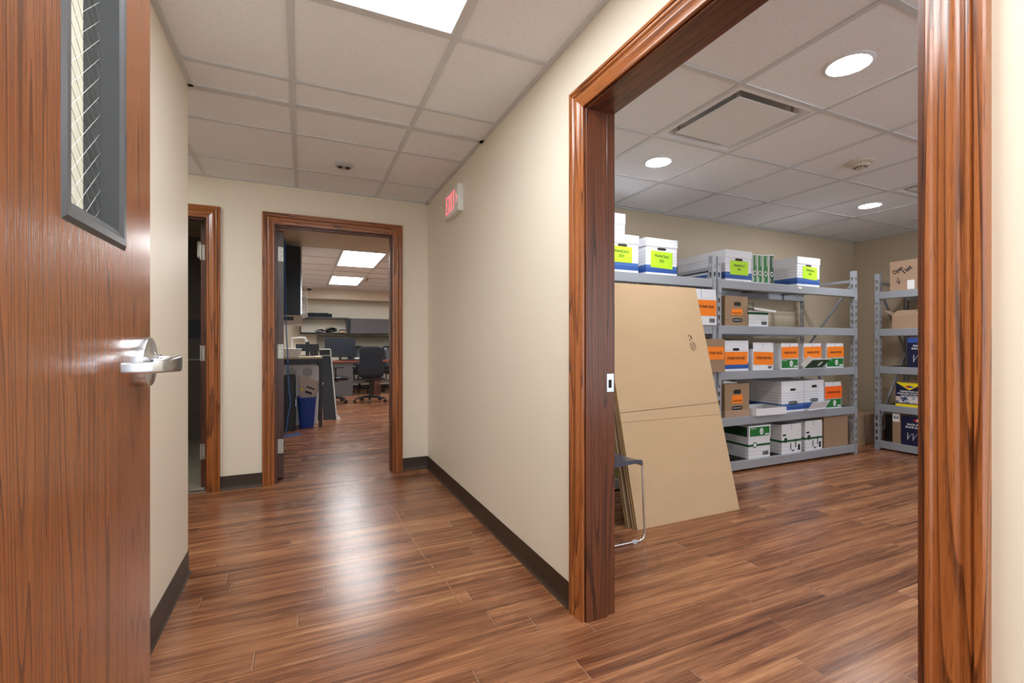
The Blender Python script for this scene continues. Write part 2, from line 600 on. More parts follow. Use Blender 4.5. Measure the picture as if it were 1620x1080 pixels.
struct(box('floor', M_FLOOR, -2.6, 6.4, -1.8, 12.3, -0.05, 0.0), 'walnut-look plank floor with glossy finish')
m = MB(); m.box(-0.62, XL, -1.7, 2.685, 0, 2.6)
struct(m.build('wall_left', M_WALL), 'cream wall on the left behind the open door')
m = MB()
m.box(-2.5, D4[0] - 0.02, YB, YB + 0.12, 0, 2.6)
m.box(D4[1] + 0.02, D3[0] - 0.02, YB, YB + 0.12, 0, 2.6)
m.box(D3[1] + 0.02, 1.15, YB, YB + 0.12, 0, 2.6)
m.box(D4[0] - 0.02, D4[1] + 0.02, YB, YB + 0.12, DZ + 0.02, 2.6)
m.box(D3[0] - 0.02, D3[1] + 0.02, YB, YB + 0.12, DZ + 0.02, 2.6)
struct(m.build('wall_back', M_WALL), 'cream wall at the end of the corridor')
m = MB()
m.box(XR, 1.15, -1.7, OP0 - 0.02, 0, 2.6)
m.box(XR, 1.15, OP1 + 0.03, YB, 0, 2.6)
m.box(XR, 1.15, OP0 - 0.02, OP1 + 0.03, OPZ + 0.03, 2.6)
struct(m.build('wall_right', M_WALL), 'cream wall between corridor and storage room')
struct(box('wall_alcove', M_WALL, -2.6, -2.5, 2.6, 4.2, 0, 2.6))
struct(box('wall_alcove_front', M_WALL, -2.5, -0.62, 2.57, 2.685, 0, 2.6))
m = MB()
m.box(-0.62, -0.45, -1.8, -1.7, 0, 2.6); m.box(0.96, 1.15, -1.8, -1.7, 0, 2.6)
m.box(-0.45, 0.96, -1.8, -1.7, 0, 0.10); m.box(-0.45, 0.96, -1.8, -1.7, 2.25, 2.6)
struct(m.build('wall_behind', M_WALL))
struct(box('wall_storage_back', M_WALL_DIM, 1.15, XS1 + 0.1, YS1, YS1 + 0.1, 0, 2.6), 'back wall of the storage room, its cream darkened for dimmer light')
struct(box('wall_storage_right', M_WALL_DIM, XS1, XS1 + 0.1, -1.7, YS1, 0, 2.6), 'far side wall of the storage room, its cream darkened for dimmer light')
m = MB()
m.box(1.15, 1.35, -1.8, -1.7, 0, 2.6); m.box(6.0, XS1 + 0.1, -1.8, -1.7, 0, 2.6)
m.box(1.35, 6.0, -1.8, -1.7, 0, 0.30); m.box(1.35, 6.0, -1.8, -1.7, 2.25, 2.6)
struct(m.build('wall_storage_front', M_WALL_DIM))
def window(name, a0, a1, z0, z1, n):  # unseen openings added behind the camera for fill daylight
    w = struct(thing(name, 'unseen window added to let fill daylight in behind the camera', 'window'))
    del w['category']
    for a in [a0 + (a1 - a0) * k / n for k in range(n + 1)]:
        MB().box(a - 0.025, a + 0.025, -1.79, -1.71, z0, z1).build('mullion', M_WHITE, w)
    for z in (z0, z1):
        MB().box(a0, a1, -1.79, -1.71, z - 0.02, z + 0.02).build('rail', M_WHITE, w)
window('window_fill_1', -0.45, 0.96, 0.10, 2.25, 1)
window('window_fill_2', 1.35, 6.0, 0.30, 2.25, 4)
# office behind
struct(box('wall_office_left', M_WALL, -0.645, -0.60, 4.2, 12.2, 0, 2.6))
struct(box('wall_office_right', M_WALL, 4.5, 4.6, 4.2, 12.2, 0, 2.6))
struct(box('wall_office_back', M_WALL, -0.6, 4.5, 11.85, 11.95, 0, 2.6), 'cream wall behind the office desks')
struct(box('wall_office_front', M_WALL, 1.15, 4.5, 4.1, 4.2, 0, 2.6))
struct(box('trim_office_beam', M_SOFFIT, -0.6, 4.5, 11.27, 11.85, 2.12, 2.36), 'boxed-in beam under the office ceiling')
# restroom
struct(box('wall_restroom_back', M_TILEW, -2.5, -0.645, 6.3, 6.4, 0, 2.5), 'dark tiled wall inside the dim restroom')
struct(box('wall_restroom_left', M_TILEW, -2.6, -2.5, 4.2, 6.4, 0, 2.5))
struct(box('floor_restroom', M_TILEF, -2.5, -0.645, 4.11, 6.3, 0.0, 0.006), 'pale square floor tile inside the restroom')


# ---- ceilings: tile plane + hanging T-bar grid
def ceiling(name, x0, x1, y0, y1, xs, ys, holes=(), label=None, bars_x=None, rim=True, mat=None):
    """tile field (boxes between grid lines, left open at 'holes' for fixtures) and T-bars"""
    lx = [x0] + [x for x in xs if x0 + 0.02 < x < x1 - 0.02] + [x1]
    ly = [y0] + [y for y in ys if y0 + 0.02 < y < y1 - 0.02] + [y1]
    m = MB()
    for i in range(len(lx) - 1):
        for j in range(len(ly) - 1):
            cx, cy = (lx[i] + lx[i + 1]) / 2, (ly[j] + ly[j + 1]) / 2
            if any(h[0] < cx < h[1] and h[2] < cy < h[3] for h in holes): continue
            m.box(lx[i], lx[i + 1], ly[j], ly[j + 1], CZ + 0.006, CZ + 0.03)
    m.box(x0, x1, y0, y1, CZ + 0.16, CZ + 0.20)
    c = struct(m.build(name, M_CTILE), label)
    g = MB(); w = 0.0125
    def clear(a, b, lo, hi, fixed, isx):
        # cut a bar where it would run inside a fixture longer than one module
        segs = [(lo, hi)]
        for h in holes:
            f0, f1, s0, s1 = (h[0], h[1], h[2], h[3]) if isx else (h[2], h[3], h[0], h[1])
            if f0 + 0.05 < fixed < f1 - 0.05:
                ns = []
                for p, q in segs:
                    if s1 <= p or s0 >= q: ns.append((p, q)); continue
                    if s0 > p: ns.append((p, s0))
                    if s1 < q: ns.append((s1, q))
                segs = ns
        return segs
    for x in lx[1:-1]:
        for p, q in clear(0, 0, y0, y1, x, True): g.box(x - w, x + w, p, q, CZ, CZ + 0.006)
    for y in ly[1:-1]:
        for p, q in clear(0, 0, x0, x1, y, False): g.box(p, q, y - w, y + w, CZ - 0.0005, CZ + 0.0055)
    for x in (x0, x1 - 0.024): g.box(x, x + 0.024, y0, y1, CZ - 0.001, CZ + 0.006)
    for y in (y0, y1 - 0.024): g.box(x0, x1, y, y + 0.024, CZ - 0.001, CZ + 0.006)
    g.build('grid_bar', M_TBAR, c)
    return c


TROF = (-0.045, 0.57, 0.605, 1.825)
TROF_FILL = (-0.045, 0.57, -1.225, -0.005)
ALC = (-1.885, -1.27, 2.83, 3.655)
VENT = (-1.27, -0.66, 3.045, 3.655)
gx = [-2.49, -1.885, -1.27, -0.66, -0.045, 0.57]
gy = [-1.225, -0.615, -0.005, 0.605, 1.215, 1.825, 2.435, 3.045, 3.655]
cc = ceiling('ceiling', XL, XR, -1.7, 2.685, gx, gy, [TROF, TROF_FILL], 'suspended ceiling of white tiles over the corridor')
ceiling('ceiling_alcove', -2.5, XR, 2.685, YB, gx, gy, [VENT, (-1.885, -1.27, 2.6, 3.655)])
DIF = (1.92, 2.53, 1.58, 2.19)
DIF2 = (4.36, 4.97, 1.58, 2.19)
sx = [1.31 + 0.61 * k for k in range(8)]
sy = [-1.47 + 0.61 * k for k in range(9)]
ceiling('ceiling_storage', 1.15, XS1, -1.7, YS1, sx, sy, [DIF, DIF2], 'suspended ceiling of white tiles in the storage room')
OL1 = (0.47, 1.075, 6.54, 7.87)
OL2 = (0.47, 1.075, 9.10, 10.36)
OL3 = (2.90, 3.50, 6.54, 7.87)
OL4 = (2.90, 3.50, 9.10, 10.36)
OV = (1.075, 1.68, 9.10, 9.74)
ox = [-0.13, 0.47, 1.075, 1.68, 2.29, 2.90, 3.50, 4.1]
oy = [7.205, 7.87, 8.49, 9.10, 9.74, 10.36, 10.98]
ceiling('ceiling_office', -0.6, 4.5, 6.48, 11.27, ox, oy, [OL1, OL2, OL3, OL4, OV], 'tiled ceiling with light panels in the far office')
struct(box('ceiling_office_entry', M_SOFFIT, -0.6, 4.5, 4.2, 6.48, CZ, CZ + 0.1), 'plain painted ceiling strip just inside the office')
struct(box('ceiling_restroom', M_SOFFIT, -2.5, -0.645, 4.2, 6.3, 2.32, 2.4))

# baseboards (rubber cove base with a curved toe)
def cove(name, p0, p1, nx, ny, label=None):
    """base moulding from p0 to p1 on a wall whose outward normal is (nx, ny)"""
    prof = [(0.0, 0.105), (0.003, 0.105), (0.0035, 0.025), (0.006, 0.012), (0.011, 0.005), (0.016, 0.0), (0.0, 0.0)]
    m = MB()
    m.loft([[(p[0] + nx * u, p[1] + ny * u, z) for u, z in prof] for p in (p0, p1)])
    return struct(m.build(name, M_BASE, smooth=True), label)


cove('baseboard_right', (XR, OP1 + 0.075), (XR, YB), -1, 0, 'dark brown rubber base along the right corridor wall')
cove('baseboard_back_right', (D3[1] + 0.085, YB), (XR, YB), 0, -1)
cove('baseboard_back_middle', (D4[1] + 0.085, YB), (D3[0] - 0.085, YB), 0, -1)
cove('baseboard_left', (XL, -1.7), (XL, 2.685), 1, 0, 'dark brown rubber base on the left wall')
cove('baseboard_left_end', (-0.62, 2.685), (XL + 0.003, 2.685), 0, 1)
cove('baseboard_near_right', (XR, -1.7), (XR, OP0 - 0.085), -1, 0)
cove('baseboard_storage_back', (1.15, YS1), (XS1, YS1), 0, -1)
cove('baseboard_storage_right', (XS1, -1.7), (XS1, YS1), -1, 0)
cove('baseboard_office', (-0.6, 11.85), (4.5, 11.85), 0, -1)

# ------------------------------------------------------------------ door casings and jambs
PROF = [(0.0, 0.0), (0.0, 0.009), (0.004, 0.012), (0.009, 0.012), (0.012, 0.009), (0.016, 0.010), (0.026, 0.013),
        (0.034, 0.017), (0.042, 0.019), (0.048, 0.017), (0.052, 0.013), (0.055, 0.013), (0.058, 0.018), (0.062, 0.021),
        (0.066, 0.021), (0.068, 0.016), (0.070, 0.016), (0.072, 0.022), (0.082, 0.022), (0.085, 0.019), (0.085, 0.0)]


def casing(parent, a0, a1, zt, plane, axis, direction, scale=1.0):
    """mitred moulding round an opening. axis 'X': opening runs in x on a wall y=plane; axis 'Y': runs in y on a wall x=plane"""
    prof = [(u * scale, v) for u, v in PROF]
    def P(a, v, z):
        return (a, plane + direction * v, z) if axis == 'X' else (plane + direction * v, a, z)
    for side, s in ((a0, -1), (a1, 1)):
        m = MB()
        m.loft([[P(side + s * u, v, 0.0) for u, v in prof], [P(side + s * u, v, zt + u) for u, v in prof]])
        m.build('casing', M_OAK_Z, parent, smooth=True)
    m = MB()
    m.loft([[P(a0 - u, v, zt + u) for u, v in prof], [P(a1 + u, v, zt + u) for u, v in prof]])
    m.build('casing', M_OAK_X if axis == 'X' else M_OAK_Y, parent, smooth=True)


# storage doorway (door_1)
d1 = thing('door_1', 'wide oak-cased doorway into the storage room', 'doorway')
struct(d1)
casing(d1, OP0 - 0.004, OP1 + 0.006, OPZ + 0.006, XR, 'Y', -1)
for y0, y1, s0, s1 in ((OP1 + 0.01, OP1 + 0.03, OP1 - 0.002, OP1 + 0.01), (OP0 - 0.02, OP0, OP0, OP0 + 0.012)):
    MB().box(1.013, 1.163, y0, y1, 0, OPZ + 0.03).build('jamb', M_JAMB_Z, d1)
    MB().box(1.018, 1.118, s0, s1, 0, OPZ).build('door_stop', M_JAMB_Z, d1, 0.002)
MB().box(1.013, 1.163, OP0, OP1 + 0.01, OPZ + 0.01, OPZ + 0.03).build('head_jamb', M_JAMB_Y, d1)
MB().box(1.018, 1.118, OP0, OP1 + 0.01, OPZ - 0.002, OPZ + 0.01).build('head_stop', M_JAMB_Y, d1, 0.002)
sp = MB().box(1.122, 1.158, OP1 + 0.0075, OP1 + 0.0105, 0.905, 0.980).build('strike_plate', M_CHROME, d1, 0.001)
sp['label'] = 'chrome strike plate'
MB().box(1.132, 1.146, OP1 + 0.0065, OP1 + 0.008, 0.922, 0.955).build('latch_hole', M_DARKHOLE, sp)
for z in (0.913, 0.971):
    MB().cyl((1.140, OP1 + 0.0060, z), 0.0035, 0.002, 10, 'Y').build('screw', M_BRIGHT, sp)

# office doorway (door_3) and restroom doorway (door_4)
def hinge(parent, x0, x1, y, z, h=0.115, flip=False):
    a = MB().box(x0, x1, y - 0.002, y, z - h / 2, z + h / 2).build('hinge', M_HINGE, parent)
    m = MB()
    for k, dz in enumerate((-0.042, -0.015, 0.015, 0.042)):
        m.cyl(((x0 + x1) / 2 + (0.007 if k in (1, 2) else -0.004), y - 0.003, z + dz), 0.0035, 0.0015, 8, 'Y')
    m.build('screws', M_DARKHOLE, a)
    MB().cyl((x0 - 0.004, y - 0.004, z - h / 2), 0.006, h, 10).build('knuckle', M_HINGE, a, smooth=True)
    return a


def frame_x(parent, a0, a1, zt, y0, y1):
    MB().box(a0 - 0.02, a0, y0 - 0.002, y1 + 0.002, 0, zt + 0.02).build('jamb', M_JAMB_Z, parent)
    MB().box(a1, a1 + 0.02, y0 - 0.002, y1 + 0.002, 0, zt + 0.02).build('jamb', M_JAMB_Z, parent)
    MB().box(a0, a1, y0 - 0.002, y1 + 0.002, zt, zt + 0.02).build('head_jamb', M_JAMB_X, parent)
    MB().box(a0, a0 + 0.011, y0 + 0.02, y1 - 0.045, 0, zt).build('door_stop', M_JAMB_Z, parent)
    MB().box(a1 - 0.011, a1, y0 + 0.02, y1 - 0.045, 0, zt).build('door_stop', M_JAMB_Z, parent)
    MB().box(a0, a1, y0 + 0.02, y1 - 0.045, zt - 0.011, zt).build('head_stop', M_JAMB_X, parent)


d3 = thing('door_3', 'oak-cased doorway at the corridor end opening to the office', 'doorway')
struct(d3)
casing(d3, D3[0] - 0.006, D3[1] + 0.006, DZ + 0.006, YB, 'X', -1)
casing(d3, D3[0] - 0.006, D3[1] + 0.006, DZ + 0.006, YB + 0.12, 'X', 1)
frame_x(d3, D3[0], D3[1], DZ, YB, YB + 0.12)

# open office door, swung into the office, seen on its hinge edge
od = thing('office_door', 'dark wooden office door standing fully open, seen on its hinged edge', 'door', (-0.186, YB + 0.135, 0), math.radians(3))
MB().box(0.0, 0.045, 0.0, 0.90, 0.012, 2.02).build('door_slab', M_DDOOR, od, 0.001)
for z in (1.83, 1.04, 0.27):
    h_ = hinge(od, 0.002, 0.042, -0.0005, z)
    h_['label'] = 'nickel butt hinge'
MB().cyl((-0.012, 0.83, 1.0), 0.03, 0.012, 20, 'X').build('rose', M_CHROME, od, smooth=True)

d4 = thing('door_4', 'oak-cased doorway to the dark restroom at far left', 'doorway')
struct(d4)
casing(d4, D4[0] - 0.006, D4[1] + 0.006, DZ + 0.006, YB, 'X', -1)
frame_x(d4, D4[0], D4[1], DZ, YB, YB + 0.12)
MB().box(D4[0], D4[1], YB, YB + 0.045, 0.0, 0.009).build('threshold', M_FRAMEM, d4)
rd = thing('restroom_door', 'brown restroom door standing open inward beside the dark doorway', 'door', (-0.664, YB + 0.125, 0), math.radians(1))
MB().box(-0.045, 0.0, 0.0, 0.88, 0.012, 2.02).build('door_slab', M_DDOOR, rd, 0.001)
for z in (1.80, 1.03, 0.28):
    h_ = hinge(rd, -0.040, -0.010, -0.0005, z)
    h_['label'] = 'nickel butt hinge'
m = MB(); m.box(-0.115, -0.045, 0.28, 0.42, 1.80, 1.94)
m.build('door_closer', M_HINGE, rd, 0.012)

# ------------------------------------------------------------------ foreground door (door_2)
DX, DY1, DY0, DT = -0.270, 1.110, 0.195, 0.045
d2 = thing('door_2', 'reddish oak door in the left foreground with narrow wired-glass window', 'door', (DX, DY0, 0))
struct(d2)
LY0, LY1, LZ0, LZ1 = 0.772, 0.943, 1.281, 2.0      # clear opening of the vision lite (y, z)
x0, x1 = -DT, 0.0
m = MB()
yl = [0.0, LY0 - DY0 - 0.004, LY1 - DY0 + 0.004, DY1 - DY0]
m.box(x0, x1, yl[0], yl[1], 0.012, 2.03)
m.box(x0, x1, yl[2], yl[3], 0.012, 2.03)
m.box(x0, x1, yl[1], yl[2], 0.012, LZ0 - 0.004)
m.box(x0, x1, yl[1], yl[2], LZ1 + 0.004, 2.03)
m.build('door_slab', M_DOOR, d2)
# steel lite kit: bevelled flange around the opening on both faces, plus lining through the door
def ring(m, y0, y1, z0, z1, w, xa, xb, xc):
    """mitred flange: inner edge at x=xa, outer at xc (flat), crest xb"""
    prof = [(0.0, xa), (0.010, xb), (w - 0.007, xb), (w, xc)]
    cs = [lambda u: (y0 - u, z0 - u), lambda u: (y1 + u, z0 - u), lambda u: (y1 + u, z1 + u), lambda u: (y0 - u, z1 + u)]
    rings = [[(x, c(u)[0], c(u)[1]) for u, x in prof] for c in cs]
    n = len(prof)
    for a in range(4):
        b_ = (a + 1) % 4
        for k in range(n - 1):
            m.face([rings[a][k], rings[b_][k], rings[b_][k + 1], rings[a][k + 1]])
m = MB()
a0, a1 = LY0 - DY0, LY1 - DY0
ring(m, a0, a1, LZ0, LZ1, 0.027, -0.001, 0.004, 0.0)
ring(m, a0, a1, LZ0, LZ1, 0.027, -DT + 0.001, -DT - 0.002, -DT)
for (ya, yb, za, zb) in ((a0 - 0.003, a0, LZ0, LZ1), (a1, a1 + 0.003, LZ0, LZ1), (a0, a1, LZ0 - 0.003, LZ0), (a0, a1, LZ1, LZ1 + 0.003)):
    m.box(-DT, 0.0, ya, yb, za, zb)
# glazing stop bead next to the glass
for (ya, yb, za, zb) in ((a0, a0 + 0.004, LZ0, LZ1), (a1 - 0.004, a1, LZ0, LZ1), (a0, a1, LZ0, LZ0 + 0.004)):
    m.box(-0.030, -0.024, ya, yb, za, zb)
lf = m.build('vision_frame', M_STEEL, d2)
lf['label'] = 'grey steel window frame'
mg, nt, b = new_mat('clear_glass')
nt.nodes.remove(b)
tr = node(nt, 'ShaderNodeBsdfTransparent'); tr.inputs[0].default_value = (0.93, 0.96, 0.95, 1)
gs = node(nt, 'ShaderNodeBsdfGlossy'); gs.inputs['Roughness'].default_value = 0.03
fr = node(nt, 'ShaderNodeLayerWeight'); fr.inputs[0].default_value = 0.25
fp = math_n(nt, 'MULTIPLY', math_n(nt, 'POWER', fr.outputs[1], 3.0), 0.5)
mx = node(nt, 'ShaderNodeMixShader')
nt.links.new(fp, mx.inputs[0]); nt.links.new(tr.outputs[0], mx.inputs[1]); nt.links.new(gs.outputs[0], mx.inputs[2])
nt.links.new(mx.outputs[0], nt.nodes['Material Output'].inputs[0])
gl = MB().box(-0.0275, -0.0245, a0, a1, LZ0, LZ1).build('wired_glass', mg, d2)
m = MB()
# diamond wire mesh set in the pane
step = 0.030; t = 0.00032; slope = 0.9
def clip_line(y, z, sgn):
    pts = []
    # line passes (a0, z) with slope sgn*slope-per-y
    L = a1 - a0
    za, zb = z, z + sgn * slope * L
    ya, yb = a0, a1
    if (za < LZ0 and zb < LZ0) or (za > LZ1 and zb > LZ1): return None
    def cut(ya, za, yb, zb, zl):
        return ya + (yb - ya) * (zl - za) / (zb - za)
    if za < LZ0: ya = cut(ya, za, yb, zb, LZ0); za = LZ0
    if za > LZ1: ya = cut(ya, za, yb, zb, LZ1); za = LZ1
    if zb < LZ0: yb = cut(ya, za, yb, zb, LZ0); zb = LZ0
    if zb > LZ1: yb = cut(ya, za, yb, zb, LZ1); zb = LZ1
    return (-0.0235, ya, za), (-0.0235, yb, zb)
k = -4
while k * step + LZ0 < LZ1 + 0.15:
    for sgn in (1, -1):
        r_ = clip_line(0, LZ0 + k * step, sgn)
        if r_ and (Vector(r_[0]) - Vector(r_[1])).length > 0.004:
            m.tube(r_, t, 4)
    k += 1
m.build('wire_mesh', plain('dull_wire', rgb(150, 152, 150), 0.5, 0.5), gl)

# lever set
RY, RZ = 1.037 - DY0, 1.068
m = MB()
m.revolve([(0.0445, 0.0), (0.0445, 0.017), (0.0435, 0.019), (0.040, 0.020), (0.018, 0.0235), (0.014, 0.026), (0.013, 0.034)], (0, RY, RZ), 40, 'X')
ls = m.build('lever_handle', M_CHROME, d2, smooth=True)
ls['label'] = 'satin chrome lever set'
def rr(c, hy, hz, axis, n=16, p=4.0):
    """rounded-rectangle ring"""
    out = []
    for j in range(n):
        a = 2 * math.pi * j / n
        ca, sa = math.cos(a), math.sin(a)
        u = hy * math.copysign(abs(ca) ** (2 / p), ca); w = hz * math.copysign(abs(sa) ** (2 / p), sa)
        if axis == 'X': out.append((c[0], c[1] + u, c[2] + w))
        elif axis == 'Y': out.append((c[0] + u, c[1], c[2] + w))
        else: out.append((c[0] + u, c[1] + w, c[2]))
    return out
def rrd(c, du, hu, hz, n=16, p=5.0):
    """ring centred c spanned by horizontal unit vector du and z"""
    out = []
    for j in range(n):
        a = 2 * math.pi * j / n
        ca, sa = math.cos(a), math.sin(a)
        u = hu * math.copysign(abs(ca) ** (2 / p), ca); w = hz * math.copysign(abs(sa) ** (2 / p), sa)
        out.append((c[0] + du[0] * u, c[1] + du[1] * u, c[2] + w))
    return out
m = MB()
path = [((0.028, RY), 0.010, 0.010), ((0.050, RY), 0.011, 0.012), ((0.0585, RY - 0.005), 0.0095, 0.0145), ((0.0615, RY - 0.018), 0.0075, 0.0150),
        ((0.0625, RY - 0.060), 0.006, 0.013), ((0.0625, RY - 0.110), 0.006, 0.0100), ((0.060, RY - 0.124), 0.006, 0.0095), ((0.052, RY - 0.130), 0.006, 0.0092), ((0.014, RY - 0.130), 0.006, 0.009)]
rings = []
for i, (p, hu, hz) in enumerate(path):
    a_ = Vector(path[max(i - 1, 0)][0]); b_ = Vector(path[min(i + 1, len(path) - 1)][0])
    t_ = (b_ - a_).normalized(); n_ = (-t_.y, t_.x)
    rings.append(rrd((p[0], p[1], RZ - 0.002 - 0.004 * i / 8), n_, hu, hz))
m.loft(rings)
lo = m.build('lever', M_CHROME, ls, smooth=True)
MB().cyl((0.030, RY, RZ), 0.0115, 0.022, 20, 'X').build('collar', M_BRIGHT, ls, smooth=True)

# ------------------------------------------------------------------ light fixtures and ceiling items
def troffer(c, label, lens=M_LENS, group=None, name='ceiling_light'):
    x0, x1, y0, y1 = c
    t = thing(name, label, 'light', ((x0 + x1) / 2, (y0 + y1) / 2, CZ), 0, group)
    hx, hy = (x1 - x0) / 2, (y1 - y0) / 2
    m = MB(); w = 0.030
    for a in ((-hx + .0125, hx - .0125, -hy + .0125, -hy + w), (-hx + .0125, hx - .0125, hy - w, hy - .0125), (-hx + .0125, -hx + w, -hy + w, hy - w), (hx - w, hx - .0125, -hy + w, hy - w)):
        m.box(a[0], a[1], a[2], a[3], -0.003, 0.03)
    m.build('frame', M_TBAR, t, 0.002)
    MB().box(-hx + w, hx - w, -hy + w, hy - w, 0.004, 0.010).build('lens', lens, t)
    MB().box(-hx + .0125, hx - .0125, -hy + .0125, hy - .0125, 0.031, 0.06).build('housing', M_TBAR, t)
    return t


troffer(TROF, 'bright rectangular light panel in the corridor ceiling, nearest the camera')
troffer(TROF_FILL, 'unseen ceiling light panel added behind the camera to light the foreground door')  # not in view; added to light the face of the foreground door
troffer((-1.885, -1.27, 2.83, 3.655), 'light panel in the alcove ceiling left of the corridor')
troffer(OL1, 'nearer glowing ceiling panel seen through the office doorway', M_LENSO, 'office ceiling lights')
troffer(OL2, 'farther glowing ceiling panel seen through the office doorway', M_LENSO, 'office ceiling lights')
troffer(OL3, 'office ceiling panel off to the right near the entrance', M_LENSO, 'office ceiling lights')
troffer(OL4, 'office ceiling panel off to the right near the desks', M_LENSO, 'office ceiling lights')


def can(x, y, label):
    t = thing('recessed_downlight', label, 'light', (x, y, CZ + 0.006), 0, 'storage room downlights')
    MB().revolve([(0.098, 0.0), (0.098, -0.003), (0.094, -0.006), (0.084, -0.0075), (0.078, -0.004), (0.078, 0.0)], (0, 0, 0), 40).build('trim_ring', M_CTRIM, t, smooth=True)
    MB().revolve([(0.078, -0.002), (0.072, -0.006), (0.055, -0.010), (0.03, -0.012), (0.002, -0.0125)], (0, 0, 0), 32).build('lens', M_CANL, t, smooth=True)
    return t


can(2.225, 1.275, 'brilliant round recessed downlight at upper right of the storage doorway')
can(2.225, 2.495, 'round recessed downlight beyond the square air diffuser, above the boxes')
can(4.665, 2.495, 'small far round recessed downlight near the storage room corner')
can(4.665, 1.275, 'round recessed downlight hidden behind the right door casing')


def diffuser(c, label, name='air_diffuser', mat=M_WHITE):
    x0, x1, y0, y1 = c
    t = thing(name, label, 'air vent', ((x0 + x1) / 2, (y0 + y1) / 2, CZ), 0, 'plaque air diffusers')
    h = (x1 - x0) / 2 - 0.0125; hy = (y1 - y0) / 2 - 0.0125
    # pan: outer lip, sloping throat up to a neck
    m = MB()
    prof = [(0.0, 0.0), (0.024, 0.0), (0.026, 0.010), (0.062, 0.070), (0.10, 0.085)]
    cs = [(-1, -1), (1, -1), (1, 1), (-1, 1)]
    for a in range(4):
        b_ = (a + 1) % 4
        for k in range(len(prof) - 1):
            u0, z0 = prof[k]; u1, z1 = prof[k + 1]
            pa, pb = cs[a], cs[b_]
            m.face([(pa[0] * (h - u0), pa[1] * (hy - u0), z0), (pb[0] * (h - u0), pb[1] * (hy - u0), z0), (pb[0] * (h - u1), pb[1] * (hy - u1), z1), (pa[0] * (h - u1), pa[1] * (hy - u1), z1)])
    m.face([(s[0] * (h - 0.10), s[1] * (hy - 0.10), 0.085) for s in cs])
    m.build('pan', mat, t)
    k = MB().box(-h + 0.072, h - 0.072, -hy + 0.072, hy - 0.072, 0.0, 0.005).build('plaque', mat, t, 0.002)
    for sx_ in (-1, 1):
        for sy_ in (-1, 1):
            mm = MB(); mm.cyl((sx_ * (h - 0.085), sy_ * (hy - 0.085), 0.005), 0.009, 0.078, 10)
            mm.build('hanger', M_HINGE, t)
    return t


diffuser(DIF, 'large square white plaque air diffuser in the storage ceiling')
diffuser(DIF2, 'farther square air diffuser partly cut off by the right door casing')
diffuser(OV, 'square air diffuser in the office ceiling right of the light panels')
v = thing('ceiling_vent', 'louvred vent in the alcove ceiling, just past the left wall', 'air vent', (-0.965, 3.35, CZ))
m = MB()
for k in range(9):
    y = -0.27 + k * 0.06
    m.loft([[(x, y, 0.0), (x, y + 0.02, 0.0), (x, y + 0.045, 0.02), (x, y + 0.025, 0.02)] for x in (-0.26, 0.26)])
m.build('slat', M_WHITE, v)
m = MB()
for a in ((-0.29, 0.29, -0.29, -0.265), (-0.29, 0.29, 0.265, 0.29), (-0.29, -0.26, -0.265, 0.265), (0.26, 0.29, -0.265, 0.265)):
    m.box(*a, -0.002, 0.02)
m.build('frame', M_WHITE, v)
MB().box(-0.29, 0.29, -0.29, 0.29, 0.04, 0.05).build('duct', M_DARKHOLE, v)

# corridor emergency / alarm light with two dark eyes
t = thing('ceiling_sensor', 'round grey ceiling device with two dark eyes over the corridor end', 'sensor', (0.262, 3.44, CZ + 0.006))
MB().revolve([(0.065, 0.0), (0.065, -0.004), (0.058, -0.014), (0.045, -0.020), (0.002, -0.022)], (0, 0, 0), 32).build('base', plain('grey_sensor_plastic', rgb(176, 178, 178), 0.35), t, smooth=True)
for s in (-1, 1):
    MB().revolve([(0.016, -0.016), (0.016, -0.024), (0.010, -0.030), (0.002, -0.032)], (s * 0.024, -0.01, 0), 16).build('eye', M_BLACK, t, smooth=True)
# storage smoke detector
t = thing('smoke_detector', 'round off-white smoke detector on the storage room ceiling', 'smoke detector', (3.50, 1.93, CZ + 0.006))
MB().revolve([(0.085, 0.0), (0.085, -0.006), (0.080, -0.012), (0.060, -0.020)], (0, 0, 0), 36).build('base', M_BEIGE, t, smooth=True)
MB().revolve([(0.058, -0.018), (0.050, -0.034), (0.030, -0.036), (0.030, -0.044), (0.022, -0.048), (0.002, -0.049)], (0, 0, 0), 30).build('head', M_BEIGE, t, smooth=True)
m = MB()
for k in range(10):
    a = k * math.pi / 5
    m.box(0.031 * math.cos(a) - 0.004, 0.031 * math.cos(a) + 0.004, 0.031 * math.sin(a) - 0.004, 0.031 * math.sin(a) + 0.004, -0.043, -0.037)
m.build('vent_slot', M_BLACK, t)
# office dome camera
t = thing('dome_camera', 'small dome security camera under the office beam', 'camera', (0.13, 11.05, CZ + 0.003))
MB().revolve([(0.07, 0), (0.07, -0.03), (0.055, -0.04)], (0, 0, 0), 24).build('base', M_WHITE, t, smooth=True)
MB().revolve([(0.05, -0.038), (0.048, -0.06), (0.035, -0.08), (0.002, -0.09)], (0, 0, 0), 24).build('dome', M_BLACK, t, smooth=True)

